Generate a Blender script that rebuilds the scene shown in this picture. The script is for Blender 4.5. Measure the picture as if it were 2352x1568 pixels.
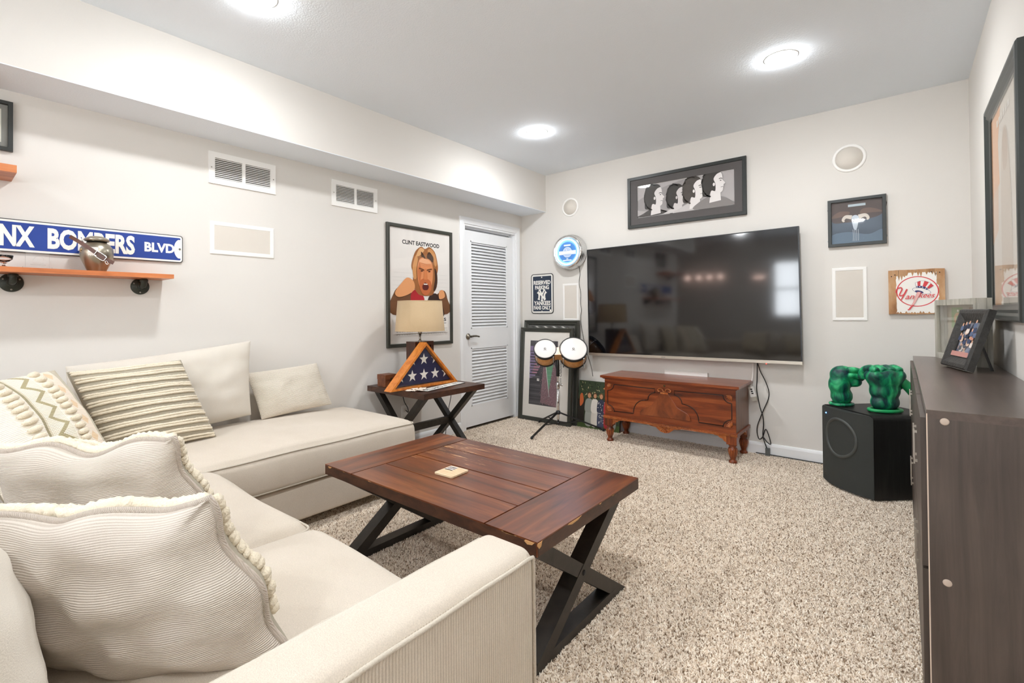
import bpy, bmesh, math, random
from mathutils import Vector, Matrix, noise
for o in list(bpy.data.objects): bpy.data.objects.remove(o)
S = bpy.context.scene
COL = S.collection
random.seed(4)
PI = math.pi

# ------------------------------------------------------------------ camera
W, H, SD, SH = 3.603, 2.644, 0.328, 2.243          # room width, ceiling, soffit depth, soffit underside
REAR, OPEN = -7.0, -5.15
def camera():
    yaw, pitch, roll, f = 0.712074, 0.010192, -0.0077485, 1105.173
    cy, sy = math.cos(yaw), math.sin(yaw)
    F = Vector((-sy*math.cos(pitch), cy*math.cos(pitch), math.sin(pitch)))
    r = Vector((cy, sy, 0)); u = r.cross(F)
    R = r*math.cos(roll) + u*math.sin(roll); U = u*math.cos(roll) - r*math.sin(roll)
    cd = bpy.data.cameras.new('camera'); co = bpy.data.objects.new('camera', cd); COL.objects.link(co)
    m = Matrix((R, U, -F)).transposed().to_4x4(); m.translation = Vector((3.25429, -4.40585, 1.15130))
    co.matrix_world = m
    cd.sensor_width = 36; cd.lens = 36*f/2352; cd.shift_x = 60.107/2352; cd.shift_y = -77.323/2352
    cd.clip_start = 0.02; cd.clip_end = 100
    S.camera = co
camera()

# ------------------------------------------------------------------ colour, world, exposure
def srgb(h):
    if not isinstance(h, str): return tuple(h)
    h = h.lstrip('#'); v = [int(h[i:i+2], 16)/255 for i in (0, 2, 4)]
    return tuple(x/12.92 if x <= .04045 else ((x+.055)/1.055)**2.4 for x in v)
S.view_settings.view_transform = 'Standard'; S.view_settings.look = 'None'
S.view_settings.gamma = 1.0; S.view_settings.use_curve_mapping = False
S.view_settings.exposure = 0.24
S.cycles.max_bounces = 10; S.cycles.diffuse_bounces = 7; S.cycles.glossy_bounces = 4
S.cycles.transmission_bounces = 6; S.cycles.transparent_max_bounces = 8
S.cycles.sample_clamp_indirect = 8; S.cycles.caustics_reflective = False; S.cycles.caustics_refractive = False
S.cycles.use_denoising = True
wd = bpy.data.worlds.new('world'); S.world = wd; wd.use_nodes = True
wd.node_tree.nodes['Background'].inputs[0].default_value = (0.90, 0.95, 1.0, 1)
wd.node_tree.nodes['Background'].inputs[1].default_value = 11.0
CAN_WATT = 4.0
CANS = [(0.985, -1.11), (2.735, -1.12), (0.985, -3.40), (2.735, -3.40), (0.985, -5.7), (2.735, -5.7)]
for i, (x, y) in enumerate(CANS):
    ld = bpy.data.lights.new('can_light', 'AREA'); ld.shape = 'DISK'; ld.size = 0.13; ld.energy = CAN_WATT
    ld.color = (0.945, 0.975, 1.0); ld.spread = math.radians(165)
    lo = bpy.data.objects.new('can_light', ld); COL.objects.link(lo); lo.location = (x, y, H-0.0255)

# ------------------------------------------------------------------ materials
MATS = {}
def nt(name):
    m = bpy.data.materials.new(name); m.use_nodes = True
    return m, m.node_tree.nodes, m.node_tree.links, m.node_tree.nodes['Principled BSDF']
def ramp(N, stops):
    r = N.new('ShaderNodeValToRGB'); e = r.color_ramp.elements
    while len(e) < len(stops): e.new(.5)
    for k, (p, c) in zip(e, stops): k.position = p; k.color = (*srgb(c), 1)
    return r
def coords(N, L, kind, scale=(1, 1, 1), rot=(0, 0, 0)):
    t = N.new('ShaderNodeTexCoord'); mp = N.new('ShaderNodeMapping')
    mp.inputs['Scale'].default_value = scale; mp.inputs['Rotation'].default_value = rot
    L.new(t.outputs[kind], mp.inputs[0]); return mp.outputs[0]
def bump(N, L, B, h, strength, dist=.01):
    b = N.new('ShaderNodeBump'); b.inputs['Strength'].default_value = strength; b.inputs['Distance'].default_value = dist
    L.new(h, b.inputs['Height']); L.new(b.outputs[0], B.inputs['Normal'])
def shade(c, k):
    c = srgb(c); return tuple(min(1, x*k) for x in c)
def mat(name, c, rough=.5, metal=0, spec=.5, var=0.0, vscale=6, bmp=0, bscale=200, emit=None, es=0, coat=0, kind='Object'):
    if name in MATS: return MATS[name]
    m, N, L, B = nt(name); c = srgb(c)
    B.inputs['Base Color'].default_value = (*c, 1); B.inputs['Roughness'].default_value = rough
    B.inputs['Metallic'].default_value = metal; B.inputs['Specular IOR Level'].default_value = spec
    if coat: B.inputs['Coat Weight'].default_value = coat; B.inputs['Coat Roughness'].default_value = .08
    co = coords(N, L, kind)
    if var:
        n = N.new('ShaderNodeTexNoise'); n.inputs['Scale'].default_value = vscale; n.inputs['Detail'].default_value = 4; L.new(co, n.inputs[0])
        r = ramp(N, [(.3, shade(c, 1-var)), (.7, shade(c, 1+var))]); L.new(n.outputs[0], r.inputs[0]); L.new(r.outputs[0], B.inputs['Base Color'])
    if bmp:
        n = N.new('ShaderNodeTexNoise'); n.inputs['Scale'].default_value = bscale; n.inputs['Detail'].default_value = 3; L.new(co, n.inputs[0])
        bump(N, L, B, n.outputs[0], bmp)
    if emit:
        B.inputs['Emission Color'].default_value = (*srgb(emit), 1); B.inputs['Emission Strength'].default_value = es
    MATS[name] = m; return m
def wood(name, cs, grain=(30, 1.5, 30), rough=.35, coat=0.0, bmp=.15, wear=None, wearat=None):
    """cs: dark, mid, light; grain = texture scale per axis (small along the grain)"""
    if name in MATS: return MATS[name]
    m, N, L, B = nt(name)
    co = coords(N, L, 'Object', grain)
    n = N.new('ShaderNodeTexNoise'); n.inputs['Scale'].default_value = 1; n.inputs['Detail'].default_value = 8; n.inputs['Roughness'].default_value = .62; n.inputs['Distortion'].default_value = .6
    L.new(co, n.inputs[0])
    r = ramp(N, [(.28, cs[0]), (.5, cs[1]), (.74, cs[2])]); L.new(n.outputs[0], r.inputs[0])
    out = r.outputs[0]
    co2 = coords(N, L, 'Object', (3.2, 3.2, 3.2))
    n2 = N.new('ShaderNodeTexNoise'); n2.inputs['Detail'].default_value = 3; n2.inputs['Scale'].default_value = 1; L.new(co2, n2.inputs[0])
    mx = N.new('ShaderNodeMix'); mx.data_type = 'RGBA'; mx.blend_type = 'MULTIPLY'; mx.inputs[0].default_value = .55
    r2 = ramp(N, [(.3, (.55, .5, .48)), (.65, (1, 1, 1))]); L.new(n2.outputs[0], r2.inputs[0])
    L.new(out, mx.inputs[6]); L.new(r2.outputs[0], mx.inputs[7]); out = mx.outputs[2]
    if wear:
        co3 = coords(N, L, 'Object', wear[1])
        n3 = N.new('ShaderNodeTexNoise'); n3.inputs['Scale'].default_value = 1; n3.inputs['Detail'].default_value = 5; n3.inputs['Roughness'].default_value = .7; L.new(co3, n3.inputs[0])
        val = n3.outputs[0]
        if wearat:
            t = N.new('ShaderNodeTexCoord'); vm = N.new('ShaderNodeVectorMath'); vm.operation = 'DISTANCE'
            sub = N.new('ShaderNodeMapping'); sub.inputs['Scale'].default_value = wearat[1]; L.new(t.outputs['Object'], sub.inputs[0])
            L.new(sub.outputs[0], vm.inputs[0]); vm.inputs[1].default_value = tuple(a*b for a, b in zip(wearat[0], wearat[1]))
            ma = N.new('ShaderNodeMath'); ma.operation = 'MULTIPLY_ADD'; ma.inputs[1].default_value = -wearat[2]; L.new(vm.outputs['Value'], ma.inputs[0])
            L.new(val, ma.inputs[2]); val = ma.outputs[0]
        r3 = ramp(N, [(wear[2], (0, 0, 0)), (wear[2]+.02, (1, 1, 1))]); L.new(val, r3.inputs[0])
        m2 = N.new('ShaderNodeMix'); m2.data_type = 'RGBA'; L.new(r3.outputs[0], m2.inputs[0]); L.new(out, m2.inputs[6]); m2.inputs[7].default_value = (*srgb(wear[0]), 1)
        out = m2.outputs[2]
    L.new(out, B.inputs['Base Color']); B.inputs['Roughness'].default_value = rough
    if coat: B.inputs['Coat Weight'].default_value = coat; B.inputs['Coat Roughness'].default_value = .18
    if bmp: bump(N, L, B, n.outputs[0], bmp, .004)
    MATS[name] = m; return m
def fabric(name, c, rib=(0, 0, 0), kind='Object', ribk=.5, speck=.06, scale=350, rough=.95, ribdark=.12):
    """woven cloth; rib = bands per metre along each axis"""
    if name in MATS: return MATS[name]
    m, N, L, B = nt(name)
    c = srgb(c)
    n = N.new('ShaderNodeTexNoise'); n.inputs['Scale'].default_value = scale; n.inputs['Detail'].default_value = 2; L.new(coords(N, L, kind), n.inputs[0])
    r = ramp(N, [(.3, shade(c, 1-speck)), (.7, shade(c, 1+speck))]); L.new(n.outputs[0], r.inputs[0]); out = r.outputs[0]
    nl = N.new('ShaderNodeTexNoise'); nl.inputs['Scale'].default_value = 5; nl.inputs['Detail'].default_value = 3; L.new(coords(N, L, kind), nl.inputs[0])
    rl = ramp(N, [(.3, (.93, .92, .90)), (.7, (1, 1, 1))]); L.new(nl.outputs[0], rl.inputs[0])
    mx = N.new('ShaderNodeMix'); mx.data_type = 'RGBA'; mx.blend_type = 'MULTIPLY'; mx.inputs[0].default_value = 1; L.new(out, mx.inputs[6]); L.new(rl.outputs[0], mx.inputs[7]); out = mx.outputs[2]
    h = n.outputs[0]
    if any(rib):
        sx = N.new('ShaderNodeSeparateXYZ'); L.new(coords(N, L, kind), sx.inputs[0])
        acc = None
        for ax in range(3):
            if rib[ax]:
                a = N.new('ShaderNodeMath'); a.operation = 'MULTIPLY'; a.inputs[1].default_value = rib[ax]*2*PI; L.new(sx.outputs[ax], a.inputs[0])
                if acc is None: acc = a.outputs[0]
                else:
                    s = N.new('ShaderNodeMath'); s.operation = 'ADD'; L.new(acc, s.inputs[0]); L.new(a.outputs[0], s.inputs[1]); acc = s.outputs[0]
        s = N.new('ShaderNodeMath'); s.operation = 'SINE'; L.new(acc, s.inputs[0])
        ma = N.new('ShaderNodeMath'); ma.operation = 'MULTIPLY_ADD'; ma.inputs[1].default_value = .5; ma.inputs[2].default_value = .5; L.new(s.outputs[0], ma.inputs[0])
        ad = N.new('ShaderNodeMath'); ad.operation = 'MULTIPLY_ADD'; ad.inputs[1].default_value = .4; L.new(h, ad.inputs[0]); L.new(ma.outputs[0], ad.inputs[2]); h = ad.outputs[0]
        rr = ramp(N, [(.0, (1-ribdark, 1-ribdark*1.1, 1-ribdark*1.25)), (.6, (1, 1, 1))]); L.new(ma.outputs[0], rr.inputs[0])
        m2 = N.new('ShaderNodeMix'); m2.data_type = 'RGBA'; m2.blend_type = 'MULTIPLY'; m2.inputs[0].default_value = 1; L.new(out, m2.inputs[6]); L.new(rr.outputs[0], m2.inputs[7]); out = m2.outputs[2]
    L.new(out, B.inputs['Base Color']); B.inputs['Roughness'].default_value = rough; B.inputs['Specular IOR Level'].default_value = .15
    B.inputs['Sheen Weight'].default_value = .15
    bump(N, L, B, h, ribk, .003)
    MATS[name] = m; return m
def ink(c, rough=.6, spec=.3):
    key = 'ink_%s' % (c if isinstance(c, str) else '_'.join('%.3f' % x for x in c))
    return mat(key.replace('#', ''), c, rough, spec=spec)

PAINT = mat('wall_paint', '#dfdbd5', .85, spec=.2, var=.012, vscale=2, bmp=.04, bscale=260)
CEILP = mat('ceiling_paint', '#ebf1f7', .9, spec=.1, bmp=.15, bscale=120)
TRIM = mat('white_trim', '#f1f2f3', .45, spec=.4)
WHITE = mat('white_enamel', '#f2f0ec', .4, spec=.4)
GRILLE = mat('speaker_cloth', '#d9d2c8', .8, var=.02, bmp=.1, bscale=900)
BLACK = mat('black_plastic', '#17181a', .4)
BLACKF = mat('black_frame', '#2b2f2d', .38, spec=.5, var=.1, vscale=30)
CHROME = mat('chrome', '#e4e4e4', .12, metal=1)
STEEL = mat('brushed_steel', '#a9a49a', .3, metal=1, var=.08, vscale=40)
IRON = mat('black_iron', '#3a3d36', .5, metal=.35, spec=.5, bmp=.2, bscale=150)
GAP_SHADE = mat('vent_gap_shade', '#3f3a33', .9)

# ------------------------------------------------------------------ geometry helpers
class G:
    def __init__(s): s.bm = bmesh.new(); s.uv = None
    def verts(s, pts): return [s.bm.verts.new(p) for p in pts]
    def face(s, vs, mi=0, smooth=False):
        try: f = s.bm.faces.new(vs)
        except ValueError: return None
        f.material_index = mi; f.smooth = smooth; return f
    def box(s, x0, x1, y0, y1, z0, z1, mi=0, T=None):
        p = [Vector((x, y, z)) for z in (z0, z1) for y in (y0, y1) for x in (x0, x1)]
        if T: p = [T @ q for q in p]
        v = s.verts(p)
        for q in ((0, 2, 3, 1), (4, 5, 7, 6), (0, 1, 5, 4), (2, 6, 7, 3), (0, 4, 6, 2), (1, 3, 7, 5)): s.face([v[i] for i in q], mi)
        return s
    def bar(s, a, b, w, d, side, mi=0):
        """square bar from a to b; w across `side` axis plane, d along side"""
        a, b, side = Vector(a), Vector(b), Vector(side).normalized()
        t = (b-a).normalized(); n = t.cross(side).normalized()
        p = []
        for q in (a, b):
            for i, j in ((-1, -1), (1, -1), (1, 1), (-1, 1)): p.append(q + n*i*w/2 + side*j*d/2)
        v = s.verts(p)
        for i in range(4): s.face([v[i], v[(i+1) % 4], v[4+(i+1) % 4], v[4+i]], mi)
        s.face(v[3::-1], mi); s.face(v[4:], mi); return s
    def prism(s, pts, o, U, V, N, mi=0, smooth=False):
        o, U, V, N = map(Vector, (o, U, V, N))
        a = s.verts([o+U*x+V*y for x, y in pts]); b = s.verts([o+U*x+V*y+N for x, y in pts]); n = len(pts)
        s.face(a[::-1], mi); s.face(b, mi)
        for i in range(n): s.face([a[i], a[(i+1) % n], b[(i+1) % n], b[i]], mi, smooth)
        return s
    def tube(s, pts, r, n=8, closed=False, mi=0, caps=True):
        pts = [Vector(p) for p in pts]; m = len(pts); rings = []; up = None
        for i, p in enumerate(pts):
            if closed: t = pts[(i+1) % m]-pts[i-1]
            else: t = pts[min(i+1, m-1)]-pts[max(i-1, 0)]
            if t.length < 1e-9: t = Vector((0, 0, 1))
            t.normalize()
            if up is None: up = t.orthogonal().normalized()
            up = (up - t*up.dot(t)); up = up.normalized() if up.length > 1e-6 else t.orthogonal().normalized()
            w = t.cross(up); rr = r[i] if isinstance(r, (list, tuple)) else r
            rings.append(s.verts([p + (up*math.cos(k*2*PI/n)+w*math.sin(k*2*PI/n))*rr for k in range(n)]))
        for i in range(m if closed else m-1):
            A, B = rings[i], rings[(i+1) % m]
            for k in range(n): s.face([A[k], A[(k+1) % n], B[(k+1) % n], B[k]], mi, True)
        if caps and not closed: s.face(rings[0][::-1], mi); s.face(rings[-1], mi)
        return s
    def lathe(s, prof, o=(0, 0, 0), axis=(0, 0, 1), n=24, mi=0, smooth=True, mis=None, squash=(1, 1), up=None):
        """prof: (radius, distance along axis)"""
        o = Vector(o); ax = Vector(axis).normalized(); u = Vector(up).normalized() if up else ax.orthogonal().normalized(); w = ax.cross(u); rings = []
        for r, h in prof:
            if r < 1e-6: rings.append(s.verts([o+ax*h]))
            else: rings.append(s.verts([o+ax*h+(u*math.cos(k*2*PI/n)*squash[0]+w*math.sin(k*2*PI/n)*squash[1])*r for k in range(n)]))
        for i in range(len(rings)-1):
            A, B = rings[i], rings[i+1]; q = mis[i] if mis else mi
            for k in range(n):
                if len(A) == 1 and len(B) == 1: break
                if len(A) == 1: s.face([A[0], B[k], B[(k+1) % n]], q, smooth)
                elif len(B) == 1: s.face([A[k], A[(k+1) % n], B[0]], q, smooth)
                else: s.face([A[k], A[(k+1) % n], B[(k+1) % n], B[k]], q, smooth)
        return s
    def ball(s, c, r, n=12, mi=0, T=None):
        c = Vector(c); r = r if isinstance(r, (tuple, list)) else (r, r, r); rings = []
        for i in range(n//2+1):
            a = PI*i/(n//2)
            ps = [Vector((math.sin(a)*math.cos(2*PI*k/n)*r[0], math.sin(a)*math.sin(2*PI*k/n)*r[1], math.cos(a)*r[2])) for k in range(1 if i in (0, n//2) else n)]
            rings.append(s.verts([c+(T @ p if T else p) for p in ps]))
        for A, B in zip(rings, rings[1:]):
            for k in range(n):
                if len(A) == 1: s.face([A[0], B[k], B[(k+1) % n]], mi, True)
                elif len(B) == 1: s.face([A[k], B[0], A[(k+1) % n]], mi, True)
                else: s.face([A[k], B[k], B[(k+1) % n], A[(k+1) % n]], mi, True)
        return s
    def grid(s, f, nu, nv, mi=0, closed_u=False, uvf=None):
        if uvf and s.uv is None: s.uv = s.bm.loops.layers.uv.new('UVMap')
        vs = [[s.bm.verts.new(f(i/nu, j/nv)) for i in range(nu+(0 if closed_u else 1))] for j in range(nv+1)]
        for j in range(nv):
            for i in range(nu):
                i2 = (i+1) % nu if closed_u else i+1
                fc = s.face([vs[j][i], vs[j][i2], vs[j+1][i2], vs[j+1][i]], mi, True)
                if fc and uvf:
                    for lp, (a, b) in zip(fc.loops, ((i, j), (i+1, j), (i+1, j+1), (i, j+1))): lp[s.uv].uv = uvf(a/nu, b/nv)
        return s
    def rbox(s, x0, x1, y0, y1, z0, z1, r=.03, crown=0, n=10, mi=0, fn=None, k=3, bulge=0):
        """rounded cushion box with a crowned top"""
        c = Vector(((x0+x1)/2, (y0+y1)/2, (z0+z1)/2)); hd = Vector(((x1-x0)/2, (y1-y0)/2, (z1-z0)/2))
        def axisvals(h, n):
            rr = min(r, h*.98); vals = []
            for i in range(k+1): vals.append(-h + rr*(1-math.cos(PI/2*i/k)) if False else -h + rr*i/k)
            inner = 2*(h-rr)
            for i in range(1, n): vals.append(-h+rr+inner*i/n)
            for i in range(k+1): vals.append(h-rr+rr*i/k)
            return vals
        A = [axisvals(hd[i], n if hd[i] > .12 else 3) for i in range(3)]
        cache = {}
        def P(p):
            key = tuple(round(v, 6) for v in p)
            if key in cache: return cache[key]
            q = Vector(p); inn = Vector([max(-(hd[i]-min(r, hd[i]*.98)), min(hd[i]-min(r, hd[i]*.98), q[i])) for i in range(3)])
            d = q-inn
            if d.length > 1e-9:
                # map cube-corner offset onto a ball
                mx = max(abs(d[i])/min(r, hd[i]*.98) for i in range(3)); d = d.normalized()*mx*1.0
                d = Vector([d[i]*min(r, hd[i]*.98) for i in range(3)])
            w = inn+d
            u, v = q.x/hd.x, q.y/hd.y
            if crown: w.z += crown*max(0, 1-u*u)**.6*max(0, 1-v*v)**.6*(1 if q.z > 0 else 0)*max(0, q.z/hd.z)
            if bulge:
                t = q.z/hd.z; w.x += bulge*(1-t*t)*u; w.y += bulge*(1-t*t)*v
            w = c+w
            if fn: w = fn(w)
            cache[key] = s.bm.verts.new(w); return cache[key]
        for ax in range(3):
            a, b = [(1, 2), (2, 0), (0, 1)][ax]
            for sg in (-1, 1):
                for i in range(len(A[a])-1):
                    for j in range(len(A[b])-1):
                        q = []
                        for (ii, jj) in ((i, j), (i+1, j), (i+1, j+1), (i, j+1)):
                            p = [0, 0, 0]; p[ax] = sg*hd[ax]; p[a] = A[a][ii]; p[b] = A[b][jj]; q.append(P(p))
                        if sg < 0: q.reverse()
                        s.face(q, mi, True)
        return s
    def make(s, name, mats, parent=None, bevel=0, seg=2, **props):
        if bevel: bmesh.ops.bevel(s.bm, geom=[e for e in s.bm.edges if len(e.link_faces) == 2 and e.calc_face_angle(0) > .5], offset=bevel, segments=seg, profile=.6, affect='EDGES', clamp_overlap=True)
        bmesh.ops.recalc_face_normals(s.bm, faces=s.bm.faces)
        me = bpy.data.meshes.new(name); s.bm.to_mesh(me); s.bm.free()
        for m in (mats if isinstance(mats, (list, tuple)) else [mats]): me.materials.append(m)
        o = bpy.data.objects.new(name, me); COL.objects.link(o)
        attach(o, parent)
        for k, v in props.items(): o[k] = v
        return o
BASE = {}
def attach(o, parent):
    """geometry is written in room coordinates; keep it there under a moved parent"""
    if parent is not None:
        o.parent = parent
        o.matrix_parent_inverse = Matrix.Translation(-BASE.get(parent.name, Vector((0, 0, 0))))
def thing(name, label, cat, loc=(0, 0, 0), group=None):
    o = bpy.data.objects.new(name, None); COL.objects.link(o); o.location = loc; o.empty_display_size = .05
    BASE[o.name] = Vector(loc)
    o['label'] = label; o['category'] = cat
    if group: o['group'] = group
    return o
def tag(o, label, cat, group=None):
    o['label'] = label; o['category'] = cat
    if group: o['group'] = group
    return o
def struct(o): o['kind'] = 'structure'; return o
def spline(pts, n=8, closed=False):
    P = [Vector(p) for p in pts]; out = []; m = len(P)
    for i in range(m if closed else m-1):
        if closed: a, b, c, d = P[i-1], P[i], P[(i+1) % m], P[(i+2) % m]
        else: a, b, c, d = P[max(i-1, 0)], P[i], P[i+1], P[min(i+2, m-1)]
        for k in range(n):
            t = k/n; out.append(.5*((2*b)+(c-a)*t+(2*a-5*b+4*c-d)*t*t+(3*b-a-3*c+d)*t**3))
    if not closed: out.append(P[-1])
    return out

def text_geo(body, shear=0, bold=.0, res=3):
    cu = bpy.data.curves.new('t', 'FONT'); cu.body = body; cu.shear = shear; cu.offset = bold; cu.resolution_u = res; cu.size = 1
    ob = bpy.data.objects.new('t', cu); COL.objects.link(ob)
    dg = bpy.context.evaluated_depsgraph_get(); me = bpy.data.meshes.new_from_object(ob.evaluated_get(dg))
    vs = [(v.co.x, v.co.y) for v in me.vertices]; fs = [tuple(p.vertices) for p in me.polygons]
    bpy.data.objects.remove(ob); bpy.data.curves.remove(cu); bpy.data.meshes.remove(me)
    x0, x1 = min(v[0] for v in vs), max(v[0] for v in vs); y0, y1 = min(v[1] for v in vs), max(v[1] for v in vs)
    return [((x-x0)/(x1-x0), (y-y0)/(y1-y0)) for x, y in vs], fs
class Art:
    """flat print built in layers on a plane: origin o, axes U (right) V (up), toward the viewer N"""
    def __init__(s, o, U, V, N, step=.00025):
        s.o, s.U, s.V, s.N = Vector(o), Vector(U).normalized(), Vector(V).normalized(), Vector(N).normalized()
        s.g = G(); s.ms = []; s.z = 0; s.step = step
    def mi(s, c):
        m = c if isinstance(c, bpy.types.Material) else ink(c)
        if m not in s.ms: s.ms.append(m)
        return s.ms.index(m)
    def at(s, x, y): return s.o+s.U*x+s.V*y+s.N*s.z
    def poly(s, pts, c, keep=False):
        s.z += s.step; s.g.face(s.g.verts([s.at(*p) for p in pts]), s.mi(c)); 
        if keep: s.z -= s.step
        return s
    def rect(s, x0, y0, x1, y1, c, keep=False): return s.poly([(x0, y0), (x1, y0), (x1, y1), (x0, y1)], c, keep)
    def ell(s, x, y, rx, ry, c, rot=0, n=28, keep=False):
        ca, sa = math.cos(rot), math.sin(rot)
        return s.poly([(x+rx*math.cos(t)*ca-ry*math.sin(t)*sa, y+rx*math.cos(t)*sa+ry*math.sin(t)*ca) for t in [2*PI*k/n for k in range(n)]], c, keep)
    def blob(s, pts, c, n=5, keep=False): return s.poly([(p.x, p.y) for p in spline([(a, b, 0) for a, b in pts], n, True)], c, keep)
    def stroke(s, pts, w, c, closed=False, n=6, smooth=True):
        P = spline([(a, b, 0) for a, b in pts], n, closed) if smooth else [Vector((a, b, 0)) for a, b in pts]
        s.z += s.step; m = len(P); L_, R_ = [], []
        for i, p in enumerate(P):
            t = (P[(i+1) % m]-P[i-1]) if closed else P[min(i+1, m-1)]-P[max(i-1, 0)]
            t.normalize(); nn = Vector((-t.y, t.x, 0))
            ww = w if not isinstance(w, (list, tuple)) else w[0]+(w[1]-w[0])*i/(m-1)
            L_.append(s.g.bm.verts.new(s.at(p.x+nn.x*ww/2, p.y+nn.y*ww/2))); R_.append(s.g.bm.verts.new(s.at(p.x-nn.x*ww/2, p.y-nn.y*ww/2)))
        for i in range(m if closed else m-1): s.g.face([L_[i], R_[i], R_[(i+1) % m], L_[(i+1) % m]], s.mi(c))
        return s
    def text(s, body, x0, y0, x1, y1, c, shear=0, bold=.0, rot90=False):
        vs, fs = text_geo(body, shear, bold); s.z += s.step
        if rot90: q = s.g.verts([s.at(x1-(x1-x0)*b, y0+(y1-y0)*a) for a, b in vs])
        else: q = s.g.verts([s.at(x0+(x1-x0)*a, y0+(y1-y0)*b) for a, b in vs])
        for f in fs: s.g.face([q[i] for i in f], s.mi(c))
        return s
    def make(s, name, parent):
        me = bpy.data.meshes.new(name); bm = s.g.bm
        bm.normal_update()
        for f in bm.faces:
            if f.normal.dot(s.N) < 0: f.normal_flip()
        bm.to_mesh(me); bm.free()
        for m in s.ms: me.materials.append(m)
        o = bpy.data.objects.new(name, me); COL.objects.link(o); attach(o, parent); return o
def frame_ring(g, o, U, V, N, w, h, fw, prof, mi=0):
    """mitred picture moulding; prof: list of (inset 0..1, height) from outer to inner edge"""
    o, U, V, N = Vector(o), Vector(U), Vector(V), Vector(N); rings = []
    for t, z in prof:
        d = fw*t; rings.append(g.verts([o+U*x+V*y+N*z for x, y in ((d, d), (w-d, d), (w-d, h-d), (d, h-d))]))
    for A, B in zip(rings, rings[1:]):
        for k in range(4): g.face([A[k], A[(k+1) % 4], B[(k+1) % 4], B[k]], mi)
    return g
FLAT = [(0, 0), (0, .02), (.08, .023), (.92, .023), (1, .020), (1, .008)]
GLASS = None
def glass_mat():
    global GLASS
    if GLASS: return GLASS
    m, N, L, B = nt('picture_glass')
    tr = N.new('ShaderNodeBsdfTransparent'); gl = N.new('ShaderNodeBsdfGlossy'); gl.inputs['Roughness'].default_value = .03
    fr = N.new('ShaderNodeFresnel'); fr.inputs['IOR'].default_value = 1.5
    ge = N.new('ShaderNodeNewGeometry'); fm = N.new('ShaderNodeMath'); fm.operation = 'MULTIPLY_ADD'; fm.inputs[1].default_value = -1; fm.inputs[2].default_value = 1
    L.new(ge.outputs['Backfacing'], fm.inputs[0]); fk = N.new('ShaderNodeMath'); fk.operation = 'MULTIPLY'; L.new(fr.outputs[0], fk.inputs[0]); L.new(fm.outputs[0], fk.inputs[1])
    mx = N.new('ShaderNodeMixShader'); L.new(fk.outputs[0], mx.inputs[0]); L.new(tr.outputs[0], mx.inputs[1]); L.new(gl.outputs[0], mx.inputs[2])
    L.new(mx.outputs[0], N['Material Output'].inputs[0]); GLASS = m; return m
def picture(name, label, cat, o, U, V, N, w, h, fw, prof=FLAT, fmat=None, art=None, glass=True, depth=.006, group=None, mat_w=0, mat_c='#f3efe8'):
    o, U, V, N = Vector(o), Vector(U).normalized(), Vector(V).normalized(), Vector(N).normalized()
    t = thing(name, label, cat, o, group)
    g = frame_ring(G(), o, U, V, N, w, h, fw, prof); g.make('frame', fmat or BLACKF, t)
    g = G(); g.prism([(fw*.5, fw*.5), (w-fw*.5, fw*.5), (w-fw*.5, h-fw*.5), (fw*.5, h-fw*.5)], o+N*.001, U, V, N*.004); g.make('backing', mat('frame_backing', '#4a4640', .9), t)
    if art:
        a = Art(o+N*depth, U, V, N); art(a, w, h, fw); a.make('print', t)
    if glass:
        g = G(); q = .75*fw
        g.prism([(q, q), (w-q, q), (w-q, h-q), (q, h-q)], o+N*(depth+.0055), U, V, N*.0012); g.make('glass', glass_mat(), t)
    return t
X, Y, Z = Vector((1, 0, 0)), Vector((0, 1, 0)), Vector((0, 0, 1))

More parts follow.
